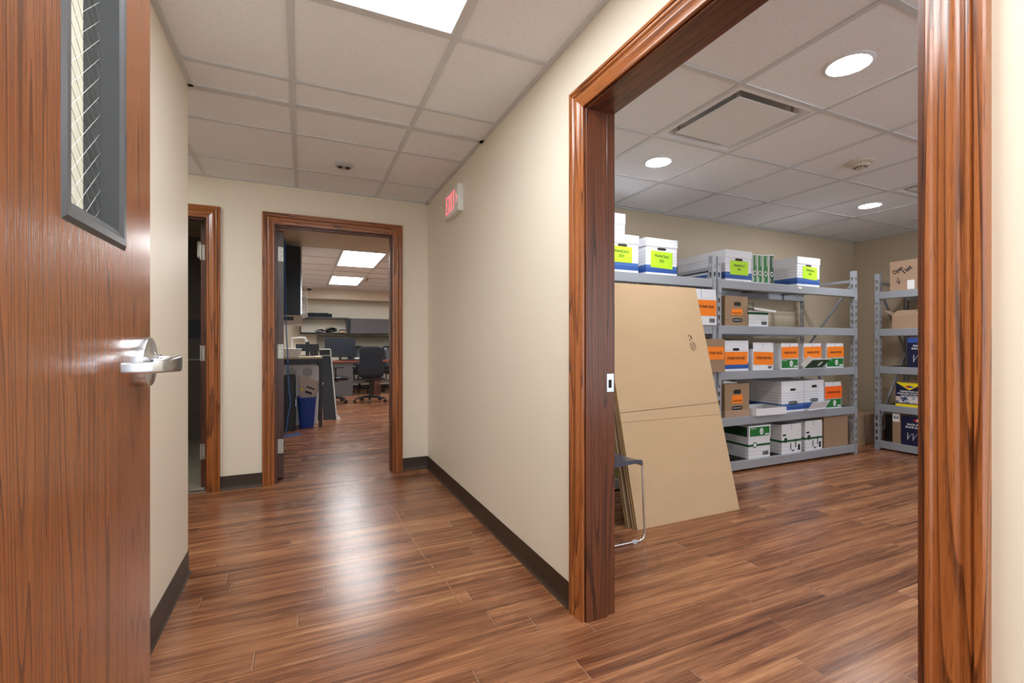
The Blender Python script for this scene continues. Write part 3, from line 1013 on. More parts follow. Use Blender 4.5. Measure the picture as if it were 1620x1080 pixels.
# exit sign on right wall
ex = thing('exit_sign', 'white EXIT sign with glowing red letters high on the right corridor wall', 'exit sign', (XR, 3.232, 2.12))
MB().box(-0.041, 0.0, -0.157, 0.157, -0.094, 0.094).build('housing', M_EXITW, ex, 0.003)
XE0, XE1 = -0.0424, -0.0412
def stroke(m, a, b_, w=0.0065):
    d = Vector((b_[0] - a[0], b_[1] - a[1])); n = Vector((-d.y, d.x)).normalized() * w
    # sign coordinates: u runs left to right as read (world -y), v is up
    q = [(a[0] + n.x, a[1] + n.y), (b_[0] + n.x, b_[1] + n.y), (b_[0] - n.x, b_[1] - n.y), (a[0] - n.x, a[1] - n.y)]
    m.loft([[(x, -u, v) for u, v in q] for x in (XE0, XE1)])
for ch, segs in (('E', [((-0.118, -0.066), (-0.118, 0.066)), ((-0.118, 0.058), (-0.078, 0.058)), ((-0.118, 0.0), (-0.084, 0.0)), ((-0.118, -0.058), (-0.078, -0.058))]),
                 ('X', [((-0.060, -0.066), (-0.012, 0.066)), ((-0.060, 0.066), (-0.012, -0.066))]),
                 ('I', [((0.012, -0.066), (0.012, 0.066))]),
                 ('T', [((0.062, -0.066), (0.062, 0.066)), ((0.034, 0.058), (0.090, 0.058))])):
    m = MB()
    for a, b_ in segs: stroke(m, a, b_)
    m.build('letter', M_EXITR, ex)
m = MB()
m.loft([[(x, -0.112 , 0.032), (x, -0.146, 0.0), (x, -0.112, -0.032), (x, -0.112, -0.016), (x, -0.128, 0.0), (x, -0.112, 0.016)] for x in (-0.0425, -0.0412)])
m.build('arrow', M_EXITR, ex)
MB().cyl((-0.03, 0.13, -0.099), 0.004, 0.006, 8).build('test_lamp', plain('red_lamp', rgb(190, 20, 30)), ex)

# ------------------------------------------------------------------ storage racks
LV = [0.090, 0.473, 0.868, 1.256, 1.643]     # shelf surfaces
RW, RD, RH = 1.935, 0.56, 1.835
PITCH = 0.0715


def slotted_strip(m, u0, u1, H, P, mirror=1):
    """vertical strip with a column of tapered key slots cut through it; P maps (u,z) to a point"""
    n = int(H / PITCH)
    uc = (u0 + u1) / 2
    z = 0.0
    hw = (u1 - u0) * 0.25
    for k in range(n):
        za, zb = z, z + PITCH
        s0, s1 = za + 0.016, zb - 0.016
        # hole: hexagon-ish taper
        q = [(uc - hw * 0.5 * mirror, s0), (uc + hw * 0.5 * mirror, s0), (uc + hw * 1.25 * mirror, s1), (uc - hw * 0.7 * mirror, s1)]
        if mirror < 0: q = [q[1], q[0], q[3], q[2]]
        m.face([P(u0, za), P(u1, za), P(q[1][0], q[1][1]), P(q[0][0], q[0][1])])
        m.face([P(u1, za), P(u1, zb), P(q[2][0], q[2][1]), P(q[1][0], q[1][1])])
        m.face([P(u1, zb), P(u0, zb), P(q[3][0], q[3][1]), P(q[2][0], q[2][1])])
        m.face([P(u0, zb), P(u0, za), P(q[0][0], q[0][1]), P(q[3][0], q[3][1])])
        z = zb
    if z < H: m.face([P(u0, z), P(u1, z), P(u1, H), P(u0, H)])


def upright(x_in, x_out, y_f, y_dir):
    """angle post: slotted front flange between x_in and x_out, slotted side flange going back from the x_in edge"""
    m = MB(); t = 0.0022
    lo_, hi_ = min(x_in, x_out), max(x_in, x_out)
    for off in (0, t):
        slotted_strip(m, lo_, hi_, RH, lambda u, z, o=off: (u, y_f + y_dir * o, z), 1 if x_in < x_out else -1)
        slotted_strip(m, 0, 0.042, RH, lambda u, z, o=off: (x_in + (o if x_out > x_in else -o), y_f + y_dir * u, z))
    # lips close the sheet thickness
    m.box(lo_, hi_, min(y_f, y_f + y_dir * t), max(y_f, y_f + y_dir * t), RH, RH + 0.001)
    m.box(lo_ - 0.003, hi_ + 0.003, min(y_f - y_dir * 0.003, y_f + y_dir * 0.045), max(y_f - y_dir * 0.003, y_f + y_dir * 0.045), 0, 0.012)
    ee = x_out - t if x_out > x_in else x_out
    m.box(ee, ee + t, min(y_f, y_f + y_dir * 0.012), max(y_f, y_f + y_dir * 0.012), 0.01, RH)
    return m


def make_rack(label):
    r = thing('storage_rack', label, 'shelving rack')
    PW = 0.048
    for x_in, x_out in ((PW, 0.0), (RW - PW, RW)):
        for y_f, yd in ((0.0, 1), (RD, -1)):
            upright(x_in, x_out, y_f, yd).build('upright', M_RACK, r)
        # end frame braces
        xx = (x_in + x_out) / 2
        for z in (0.2, 1.72):
            MB().box(xx - 0.012, xx + 0.012, 0.02, RD - 0.02, z, z + 0.028).build('brace', M_RACK, r)
        for za, zb in ((0.24, 0.98), (1.70, 1.0)):
            m = MB(); m.loft([[(xx - 0.01, 0.03, za), (xx + 0.01, 0.03, za), (xx + 0.01, 0.03, za + 0.03), (xx - 0.01, 0.03, za + 0.03)],
                              [(xx - 0.01, RD - 0.03, zb), (xx + 0.01, RD - 0.03, zb), (xx + 0.01, RD - 0.03, zb + 0.03), (xx - 0.01, RD - 0.03, zb + 0.03)]])
            m.build('brace', M_RACK, r)
    for z in LV:
        for y0, y1, ys in ((-0.004, 0.032, -0.006), (RD - 0.032, RD + 0.004, RD)):
            m = MB()
            m.box(PW, RW - PW, y0, y1, z - 0.072, z)
            back = y0 > 0.2
            ym = y0 - 0.014 if back else y1
            m.box(PW, RW - PW, ym, ym + 0.014, z - 0.072, z - 0.022)      # inner ledge that carries the deck
            m.build('beam', M_RACK, r, 0.003)
        for xb in (0.010, RW - PW + 0.002):
            m = MB()
            m.box(xb, xb + 0.036, -0.0065, -0.0005, z - 0.115, z + 0.004)
            for zz in (z - 0.10, z - 0.01):
                m.cyl((xb + 0.018, -0.009, zz), 0.006, 0.003, 10, 'Y')
            m.build('bracket', M_RACK, r)
        m = MB()
        n = 38
        for k in range(n + 1):
            x = PW + 0.01 + (RW - 2 * PW - 0.02) * k / n
            m.box(x - 0.0022, x + 0.0022, 0.012, RD - 0.012, z - 0.0045, z - 0.0005)
        for k in range(6):
            y = 0.045 + k * 0.094
            m.box(PW, RW - PW, y - 0.0025, y + 0.0025, z - 0.009, z - 0.0045)
        for k in range(3):
            x = 0.38 + k * 0.58
            m.box(x - 0.02, x + 0.02, 0.034, RD - 0.034, z - 0.022, z - 0.009)
        m.build('wire_deck', M_WIRE, r)
    return r


RYF = 2.84
rackB = make_rack('grey steel rack of archive boxes in the centre of the storage room')
rackB.location = (3.163, RYF, 0)
tg = MB().box(1.02, 1.07, -0.0065, -0.0045, LV[4] - 0.030, LV[4] - 0.014).build('shelf_tag', M_PAPER, rackB)
tg['label'] = 'small white sticker on the top beam'
rackA = copy_tree(rackB, (3.163 - RW - 0.006, RYF, 0), 0, 'grey steel rack behind the leaning cardboard, left of the middle posts')
for c in kids(rackA):
    if c.name.startswith('shelf_tag'): bpy.data.objects.remove(c)
rackC = copy_tree(rackB, (5.50, 2.90, 0), -math.pi / 2, 'grey steel rack along the far side wall, cut off by the right casing')
for c in kids(rackC):
    if c.name.startswith('shelf_tag'): bpy.data.objects.remove(c)
for o in (rackA, rackB, rackC): o['group'] = 'steel boltless racks'


# ------------------------------------------------------------------ boxes
def carton(label, x0, z, w, h, d=0.38, yf=RYF + 0.02, mat=M_WBOX, top='closed', rz=0.0, name='storage_box', cat='box',
           group=None, lidmat=None, hole=None, loc=None, lidh=0.062, flaps=None, inner=None):
    """archive carton; front face looks to local -Y. top: closed | lid | open"""
    if loc is None: loc = (x0 + w / 2, yf + d / 2, z)
    t = thing(name, label, cat, loc, rz, group)
    hw, hd = w / 2, d / 2
    k = 0.005
    hb = h - 0.004 if top == 'lid' else h
    if top == 'lid' or top == 'closed':
        MB().box(-hw, hw, -hd, hd, 0, hb).build('carton_body', mat, t, 0.002)
        if top == 'lid':
            m = MB(); g = 0.004
            m.box(-hw - g, hw + g, -hd - g, hd + g, h - 0.002, h + 0.003)
            m.box(-hw - g, hw + g, -hd - g, -hd - g + 0.003, h - lidh, h)
            m.box(-hw - g, hw + g, hd + g - 0.003, hd + g, h - lidh, h)
            m.box(-hw - g, -hw - g + 0.003, -hd - g, hd + g, h - lidh, h)
            m.box(hw + g - 0.003, hw + g, -hd - g, hd + g, h - lidh, h)
            m.build('lid', lidmat or mat, t, 0.001)
        else:
            MB().box(-hw + 0.0, hw, -0.022, 0.022, hb, hb + 0.0006).build('tape', M_KEDGE, t)
    else:
        m = MB()
        m.box(-hw, hw, -hd, -hd + k, 0, h); m.box(-hw, hw, hd - k, hd, 0, h)
        m.box(-hw, -hw + k, -hd + k, hd - k, 0, h); m.box(hw - k, hw, -hd + k, hd - k, 0, h)
        m.box(-hw + k, hw - k, -hd + k, hd - k, 0, k)
        m.build('carton_body', mat, t, 0.001)
        # files packed inside
        if inner != 'none':
            m = MB(); n = 9
            for i in range(n):
                y = -hd + 0.03 + (d - 0.06) * i / (n - 1)
                hh = h * random.uniform(0.80, 1.0)
                sk = random.uniform(-0.01, 0.01)
                m.loft([[(-hw + 0.012, y - 0.006, k), (hw - 0.012, y - 0.006, k), (hw - 0.012, y + 0.006, k), (-hw + 0.012, y + 0.006, k)],
                        [(-hw + 0.012, y - 0.006 + sk, hh), (hw - 0.012, y - 0.006 + sk, hh + sk * 0.3), (hw - 0.012, y + 0.006 + sk, hh + sk * 0.3), (-hw + 0.012, y + 0.006 + sk, hh)]])
            m.build('files', inner or M_PAPER, t)
        for (side, ang, ln) in (flaps or []):
            ca, sa = math.cos(ang), math.sin(ang)     # 0 = straight up, positive = leaning outwards
            m = MB(); e = 0.004
            if side == 'F':
                gap = 0.003
                for xa, xb in ((-hw + 0.004, -gap), (gap, hw - 0.004)):
                    q = [(xa, -hd, h), (xb, -hd, h), (xb, -hd - ln * sa, h + ln * ca), (xa, -hd - ln * sa, h + ln * ca)]
                    m.loft([q, [(p[0], p[1] + e, p[2]) for p in q]])
            elif side == 'B':
                q = [(-hw, hd - e, h), (hw, hd - e, h), (hw, hd - e + ln * sa, h + ln * ca), (-hw, hd - e + ln * sa, h + ln * ca)]
                m.loft([q, [(p[0], p[1] + e, p[2]) for p in q]])
            elif side == 'L':
                q = [(-hw, -hd, h), (-hw, hd, h), (-hw - ln * sa, hd, h + ln * ca), (-hw - ln * sa, -hd, h + ln * ca)]
                m.loft([q, [(p[0] + e, p[1], p[2]) for p in q]])
            else:
                q = [(hw - e, -hd, h), (hw - e, hd, h), (hw - e + ln * sa, hd, h + ln * ca), (hw - e + ln * sa, -hd, h + ln * ca)]
                m.loft([q, [(p[0] + e, p[1], p[2]) for p in q]])
            m.build('flap', mat, t)
    if hole:
        hx, hz, hww, hhh = hole
        q = []
        for j in range(16):
            a = 2 * math.pi * j / 16
            ca, sa = math.cos(a), math.sin(a)
            q.append((hx + hww / 2 * math.copysign(abs(ca) ** 0.5, ca), hz + hhh / 2 * math.copysign(abs(sa) ** 0.5, sa)))
        MB().prism(q, -hd - 0.0009, -hd + 0.001).build('hand_hole', M_DARKHOLE, t)
    t['hd'] = hd
    return t


def sheet(t, x0, x1, z0, z1, mat, text=None, size=0.03, width=None, dz=0.0, off=0.0012, tilt=0.0, ink=None, name='sign_sheet', label=None, wavy=0.0):
    """paper taped to the front (local -Y) of a box"""
    y = -t['hd'] - off
    n = 8
    m = MB()
    r1, r2 = [], []
    for i in range(n + 1):
        x = x0 + (x1 - x0) * i / n
        yy = y - wavy * math.sin(i * 1.1)
        r1.append((x, yy, z0 + tilt * (x - x0))); r2.append((x, yy - wavy, z1 + tilt * (x - x0)))
    for i in range(n):
        m.face([r1[i], r1[i + 1], r2[i + 1], r2[i]])
        m.face([(r1[i][0], r1[i][1] + 0.0008, r1[i][2]), (r1[i + 1][0], r1[i + 1][1] + 0.0008, r1[i + 1][2]), (r2[i + 1][0], r2[i + 1][1] + 0.0008, r2[i + 1][2]), (r2[i][0], r2[i][1] + 0.0008, r2[i][2])])
    s = m.build(name, mat, t)
    if label: s['label'] = label
    if text:
        lettering(text, size, ink or M_INK, s, ((x0 + x1) / 2, y - 0.0012 - wavy * 2, (z0 + z1) / 2 + dz), (math.pi / 2, -tilt, 0), width, bold=size * 0.015)
    return s


def green_panel(t, x0, x1, z0, z1, off=0.0012):
    s = sheet(t, x0, x1, z0, z1, M_GREENP, off=off, name='printed_panel', label='green printed panel with round white emblem')
    y = -t['hd'] - off - 0.001
    zc, xc = (z0 + z1) / 2, (x0 + x1) / 2 + (x1 - x0) * 0.08
    R = (z1 - z0) * 0.36
    m = MB()
    for rad, yy in ((R, y),):
        q = [(xc + rad * 0.80 * math.cos(2 * math.pi * j / 20), zc + rad * math.sin(2 * math.pi * j / 20)) for j in range(20)]
        m.prism(q, yy, yy + 0.0006)
    e = m.build('emblem', M_WINK, s)
    m = MB()
    for k in range(3):
        a = math.radians(90 + 120 * k)
        cx_, cz_ = xc + R * 0.36 * math.cos(a), zc + R * 0.42 * math.sin(a)
        m.prism([(cx_ + R * 0.26 * math.cos(a + math.radians(q_)), cz_ + R * 0.30 * math.sin(a + math.radians(q_))) for q_ in (0, 120, 240)], y - 0.0007, y)
    m.build('emblem', M_GREEND, s)
    m = MB()
    m.box(x0 + 0.008, x0 + (x1 - x0) * 0.30, y, y + 0.0006, z1 - 0.013, z1 - 0.009)
    m.box(x1 - (x1 - x0) * 0.25, x1 - 0.008, y, y + 0.0006, z0 + 0.008, z0 + 0.018)
    m.build('lettering', M_WINK, s)
    return s


def barcode(t, x0, x1, z0, z1):
    m = MB(); y = -t['hd'] - 0.0012
    x = x0
    rs = random.Random(int(x0 * 1e4))
    while x < x1:
        w = rs.choice((0.0015, 0.003, 0.004)); m.box(x, x + w, y, y + 0.0006, z0, z1); x += w + rs.choice((0.002, 0.003))
    m.build('barcode', M_INK, t)


def banker_badge(t, xc, zc, w=0.115, h=0.028):
    y = -t['hd'] - 0.0012
    q = []
    for j in range(20):
        a = 2 * math.pi * j / 20; ca, sa = math.cos(a), math.sin(a)
        q.append((xc + w / 2 * math.copysign(abs(ca) ** 0.55, ca), zc + h / 2 * math.copysign(abs(sa) ** 0.55, sa)))
    s = MB().prism(q, y, y + 0.0008).build('badge', M_INK, t)
    s['label'] = 'black badge with white lettering'
    lettering('BANKERS BOX', 0.014, M_WINK, s, (xc, y - 0.0008, zc), width=w * 0.82)


PPF = 'PURGED PAID FILES'
G_TOP = 'archive boxes on the top shelf'
# --- top shelf
Z5 = LV[4]
t = carton('white and blue box under a lid marked FINANCIALS, half cut off by the doorway post', 2.055, Z5, 0.30, 0.283, mat=M_BANKER, top='lid', lidmat=M_WBOX, hole=(0.0, 0.205, 0.09, 0.02), group=G_TOP)
sheet(t, -0.115, 0.09, 0.075, 0.195, M_LIME, 'FINANCIALS\n2023', 0.030, 0.14, 0.005, ink=M_GREEND, label='lime green sheet')
t = carton('white and blue box with lime FINANCIALS sheet, second from the doorway post', 2.428, Z5, 0.315, 0.283, mat=M_BANKER, top='lid', lidmat=M_WBOX, hole=(0.0, 0.205, 0.09, 0.02), group=G_TOP)
sheet(t, -0.11, 0.11, 0.058, 0.190, M_LIME, 'FINANCIALS\n2023', 0.032, 0.14, 0.005, ink=M_GREEND, tilt=-0.03, label='lime green sheet')
carton('white box on the back row, lower one of the stack of two', 2.10, Z5, 0.33, 0.262, yf=3.12, d=0.26, mat=M_BANKER, top='lid', lidmat=M_WBOX, group=G_TOP)
carton('white lidded box peeking above the other boxes at far left', 2.10, Z5 + 0.266, 0.33, 0.262, yf=3.12, d=0.26, mat=M_BANKER, top='lid', lidmat=M_WBOX, lidh=0.085, group=G_TOP)
t = carton('extra long white and blue lidded box with lime sheet above the middle posts', 3.283, Z5, 0.318, 0.262, d=0.55, mat=M_BANKER, top='lid', lidmat=M_WBOX, hole=(0.0, 0.185, 0.09, 0.022), group=G_TOP)
sheet(t, -0.105, 0.115, 0.055, 0.175, M_LIME, 'FINANCIALS\n2021', 0.028, 0.13, 0.002, ink=M_GREEND, label='lime green sheet')
banker_badge(t, -0.02, 0.03, 0.0, 0.0) if False else None
for i, (xa, w_, hh, tl) in enumerate(((3.612, 0.058, 0.250, 0.0), (3.674, 0.062, 0.252, 0.0), (3.744, 0.070, 0.254, -0.02), (3.822, 0.070, 0.262, 0.02))):
    lab = ['nearest the long box', 'second from the long box', 'third from the long box', 'farthest from the long box, leaning slightly'][i]
    t = thing('paper_ream', 'green and white paper ream on end, ' + lab, 'paper ream', (xa + w_ / 2, RYF + 0.16, Z5), 0, 'green reams standing on the top shelf')
    t['hd'] = 0.14
    MB().box(-w_ / 2 + 0.003, w_ / 2 - 0.003, -0.14, 0.14, 0, hh).build('wrapper', M_PAPER, t, 0.003)
    s = sheet(t, -w_ / 2 + 0.008, w_ / 2 - 0.008, 0.004, hh - 0.008, M_GREENP if i != 3 else M_GREEND, off=0.001, name='printed_spine', label='green printed spine')
    m = MB()
    zc = 0.085
    q = [(0.018 * math.cos(2 * math.pi * j / 18), zc + 0.022 * math.sin(2 * math.pi * j / 18)) for j in range(18)]
    m.prism(q, -0.1425, -0.1415)
    m.build('emblem', M_WINK, s)
    q = [(0.012 * math.cos(2 * math.pi * j / 14), zc + 0.015 * math.sin(2 * math.pi * j / 14)) for j in range(14)]
    MB().prism(q, -0.1432, -0.1424).build('emblem', M_GREEND, s)
    m = MB(); m.box(w_ / 2 - 0.022, w_ / 2 - 0.018, -0.1425, -0.1415, 0.15, 0.235); m.box(-w_ / 2 + 0.014, -w_ / 2 + 0.018, -0.1425, -0.1415, 0.01, 0.05)
    m.build('lettering', M_WINK, s)
t = carton('white and blue lidded box with lime sheet, rightmost on the top shelf', 4.185, Z5, 0.325, 0.268, yf=RYF + 0.005, mat=M_BANKER, top='lid', lidmat=M_WBOX, hole=(0.0, 0.19, 0.085, 0.022), group=G_TOP)
sheet(t, -0.085, 0.125, 0.072, 0.190, M_LIME, 'FINANCIALS\n2022', 0.028, 0.12, 0.002, ink=M_GREEND, tilt=-0.05, wavy=0.0012, label='lime green sheet')

# --- shelf 4 (z 1.256)
Z4 = LV[3]
G4 = 'boxes on the second shelf from the top'
t = carton('white open box with orange sign, just left of the middle posts', 2.80, Z4, 0.335, 0.225, yf=RYF - 0.02, top='open', flaps=[('F', -0.1, 0.07), ('B', 0.1, 0.06)], group=G4)
sheet(t, -0.135, 0.16, 0.075, 0.205, M_ORANGE, PPF, 0.03, 0.24, 0.01, wavy=0.001, label='orange sheet')
barcode(t, 0.085, 0.145, 0.02, 0.055)
for i, (xa, zz, rz_) in enumerate(((2.02, 0.24, 0.05), (2.38, 0.22, -0.06))):
    t = carton(['white box heaped with loose papers behind the top edge of the cardboard', 'white box of papers between the heaped box and the orange-sign box'][i], xa, Z4, 0.33, 0.25, yf=RYF + 0.02, top='open', inner='none', group=G4)
    m = MB()
    for k in range(7):
        a = random.uniform(-0.25, 0.25); cx_, cy_ = random.uniform(-0.03, 0.03), random.uniform(-0.06, 0.04)
        zt = 0.245 + 0.011 * k - (0.05 if i else 0.0)
        pts = []
        for sx_, sy_ in ((-1, -1), (1, -1), (1, 1), (-1, 1)):
            px_, py_ = sx_ * 0.14, sy_ * 0.105
            pts.append((cx_ + px_ * math.cos(a) - py_ * math.sin(a), cy_ + px_ * math.sin(a) + py_ * math.cos(a)))
        m.loft([[(p[0], p[1], zt) for p in pts], [(p[0], p[1], zt + 0.009) for p in pts]])
    m.build('papers', M_PAPER, t)
t = carton('brown archive box with oval hand hole and small orange label, second shelf', 3.278, Z4, 0.275, 0.256, mat=M_BANKERK, hole=(0.01, 0.19, 0.085, 0.035), group=G4)
sheet(t, -0.06, 0.07, 0.095, 0.148, M_ORANGE, 'Purged Paid Files', 0.016, 0.11, -0.01, label='small orange label')
banker_badge(t, 0.01, 0.05, 0.12, 0.034)
t = carton('white carton with green lid lying askew on its top', 3.565, Z4, 0.25, 0.135, d=0.34, mat=M_PAPERBOX, top='open', inner=M_KRAFT2, group=G4)
barcode(t, 0.035, 0.10, 0.015, 0.045)
tl = thing('carton_lid', 'green printed carton lid lying tilted on the white carton', 'box lid', (3.565 + 0.145, RYF + 0.16, Z4 + 0.178), 0.06)
tl.rotation_euler = (0.16, 0.05, 0.1)
MB().box(-0.16, 0.16, -0.18, 0.18, 0.0, 0.004).build('panel', M_PAPER, tl)
MB().box(-0.145, 0.145, -0.165, 0.165, -0.0015, -0.0002).build('printed_panel', M_GREENP, tl)
MB().box(-0.03, 0.03, -0.15, -0.05, -0.0025, -0.0012).build('emblem', M_WINK, tl)
MB().box(-0.16, 0.16, -0.184, -0.18, -0.014, 0.004).build('rim', M_PAPER, tl)
# wire panel standing upright on the shelf
t = thing('wire_panel', 'wire grid panel standing upright at the back of the second shelf', 'wire panel', (3.98, RYF + 0.40, Z4))
m = MB()
for k in range(5): m.tube([(-0.15 + 0.075 * k, 0, 0.003), (-0.15 + 0.075 * k, 0.03, 0.26)], 0.002, 6)
for k in range(5): m.tube([(-0.16, 0.03 * k / 4, 0.01 + 0.06 * k), (0.16, 0.03 * k / 4, 0.01 + 0.06 * k)], 0.002, 6)
m.build('wire_grid', M_BLACK, t)
MB().box(-0.155, 0.155, 0.036, 0.05, 0.0, 0.235).build('lit_wall_sheet', plain('lit_wall_cream', rgb(206, 196, 160), 0.7), t)  # cream sheet stands in for the brightly lit wall behind the grid

# --- shelf 3 (z .868)
Z3 = LV[2]
G3 = 'orange-signed boxes on the middle shelf'
t = carton('brown box with orange sign jutting past the middle post', 2.86, Z3, 0.325, 0.272, yf=RYF - 0.06, mat=M_KRAFT2, group=G3)
sheet(t, -0.14, 0.15, 0.105, 0.210, M_ORANGE, PPF, 0.03, 0.25, 0.0, label='orange sheet')
t = carton('white and blue open box with orange sign, leftmost of the middle-shelf row', 3.236, Z3, 0.325, 0.262, mat=M_BANKER, top='open', hole=(0.01, 0.185, 0.08, 0.024), group=G3, inner=M_KRAFT2)
sheet(t, -0.135, 0.15, 0.055, 0.165, M_ORANGE, PPF, 0.03, 0.21, 0.0, wavy=0.001, label='orange sheet')
t = carton('white open box with orange sign, second of the middle-shelf row', 3.618, Z3, 0.262, 0.19, mat=M_WBOX, top='open', flaps=[('F', -0.08, 0.055), ('R', 0.1, 0.05)], group=G3, inner=M_KRAFT2)
sheet(t, -0.125, 0.13, 0.05, 0.165, M_ORANGE, PPF, 0.03, 0.19, 0.0, wavy=0.001, tilt=-0.03, label='orange sheet')
barcode(t, 0.06, 0.11, 0.012, 0.035)
for xa, w_, lb in ((3.985, 0.24, 'white and green open box with orange sign, third of the middle-shelf row'), (4.300, 0.262, 'white open box with orange sign behind the tipped green lid'), (4.640, 0.268, 'white and green open box with orange sign, rightmost on the middle shelf')):
    t = carton(lb, xa, Z3, w_, 0.185, mat=M_WBOX, top='open', flaps=[('F', -0.05, 0.055), ('L', -0.05, 0.05)], group=G3, inner=M_KRAFT2)
    sheet(t, -w_ / 2 + 0.004, w_ / 2 - 0.006, 0.098, 0.205, M_ORANGE, PPF, 0.028, w_ * 0.68, 0.0, wavy=0.001, tilt=0.02, off=0.004, label='orange sheet')
    green_panel(t, -w_ / 2 + 0.008, w_ / 2 - 0.008, 0.012, 0.090)
tl = thing('carton_lid', 'loose green and white lid tipped against the fourth middle-shelf box', 'box lid', (4.40, RYF - 0.006, Z3 + 0.0085))
tl.rotation_euler = (0.75, 0.0, 0.10)
MB().box(-0.15, 0.15, -0.003, 0.0, 0.0, 0.105).build('printed_panel', M_GREEND, tl)
MB().box(-0.15, 0.15, 0.0, 0.003, 0.0, 0.112).build('panel', M_PAPER, tl)
MB().box(-0.15, -0.145, 0.0, 0.05, 0.0, 0.11).build('rim', M_PAPER, tl)
MB().box(0.02, 0.06, -0.0045, -0.003, 0.03, 0.08).build('emblem', M_WINK, tl)
# folders sticking up behind the middle row
m = MB()
for k in range(6):
    x = 3.27 + k * 0.012
    m.loft([[(x, RYF + 0.05, Z3 + 0.272), (x + 0.27, RYF + 0.05, Z3 + 0.266), (x + 0.27, RYF + 0.30, Z3 + 0.268), (x, RYF + 0.30, Z3 + 0.275 + 0.004 * k)],
            [(x, RYF + 0.05, Z3 + 0.275), (x + 0.27, RYF + 0.05, Z3 + 0.269), (x + 0.27, RYF + 0.30, Z3 + 0.271), (x, RYF + 0.30, Z3 + 0.278 + 0.004 * k)]])
tag(m.build('file_folder', plain('manila_folder', rgb(190, 168, 120), 0.75)), 'manila folders lying across the top of the leftmost middle-shelf box', 'folder')

# --- shelf 2 (z .473)
Z2 = LV[1]
G2 = 'boxes on the second shelf from the bottom'
t = carton('brown archive box standing in a low tray, with small orange label and white papers', 3.275, Z2, 0.295, 0.285, mat=M_BANKERK, hole=(0.0, 0.215, 0.09, 0.038), group=G2)
sheet(t, -0.065, 0.065, 0.115, 0.185, M_ORANGE, 'Purged Paid Files', 0.018, 0.105, -0.012, label='small orange label')
banker_badge(t, 0.0, 0.075, 0.13, 0.034)
MB().box(-0.152, 0.152, -0.197, 0.195, 0.0, 0.055).build('base_tray', M_KRAFT3, t, 0.002)
m = MB(); m.loft([[(-0.12, -0.15, 0.286), (0.05, -0.15, 0.286), (0.06, 0.1, 0.288), (-0.12, 0.1, 0.288)], [(-0.12, -0.15, 0.312), (0.05, -0.15, 0.292), (0.06, 0.1, 0.293), (-0.12, 0.1, 0.32)]])
m.build('papers', M_PAPER, t)
t = carton('large plain-sided white box with blue base, second shelf from bottom, left of the pair', 3.985, Z2, 0.312, 0.282, d=0.50, yf=RYF + 0.015, mat=M_BANKER, hole=(0.0, 0.205, 0.075, 0.022), group=G2)
banker_badge(t, 0.0, 0.082, 0.125, 0.032)
t = carton('white box with blue base beside the orange-signed one, right of the pair', 4.310, Z2, 0.290, 0.282, mat=M_BANKER, hole=(0.0, 0.225, 0.075, 0.026), group=G2)
banker_badge(t, 0.0, 0.095, 0.115, 0.030)
t = carton('white and green box with vivid orange sign at right end, below the middle shelf', 4.612, Z2, 0.262, 0.20, mat=M_WBOX, top='open', flaps=[('F', -0.05, 0.055)], group=G2)
sheet(t, -0.131, 0.131, 0.095, 0.215, plain('deep_orange_paper', rgb(255, 100, 14), 0.75), PPF, 0.028, 0.2, 0.0, wavy=0.001, off=0.004, label='orange sheet')
green_panel(t, -0.125, 0.125, 0.010, 0.088)
# upturned lid lying on the shelf
tl = thing('box_lid', 'shallow upturned white lid with brown inside, beside the brown archive box', 'box lid', (3.79, RYF + 0.09, Z2), -0.03)
m = MB()
m.box(-0.185, 0.185, -0.12, 0.12, 0, 0.004)
m.box(-0.185, 0.185, -0.124, -0.12, 0, 0.062); m.box(-0.185, 0.185, 0.12, 0.124, 0, 0.062)
m.box(-0.189, -0.185, -0.124, 0.124, 0, 0.062); m.box(0.185, 0.189, -0.124, 0.124, 0, 0.062)
m.build('tray', M_WBOX, tl)
MB().box(-0.183, 0.183, -0.118, 0.118, 0.0045, 0.0055).build('lining', M_KRAFT2, tl)
tl = thing('box_lid', 'white lid tipped forward against the right box of the pair', 'box lid', (4.455, RYF - 0.005, Z2 + 0.010))
tl.rotation_euler = (0.55, 0.0, 0.12)
MB().box(-0.16, 0.16, 0.0, 0.004, 0.0, 0.085).build('panel', M_WBOX, tl)
MB().box(-0.16, 0.16, -0.012, 0.0, 0.0, 0.004).build('rim', M_WBOX, tl)

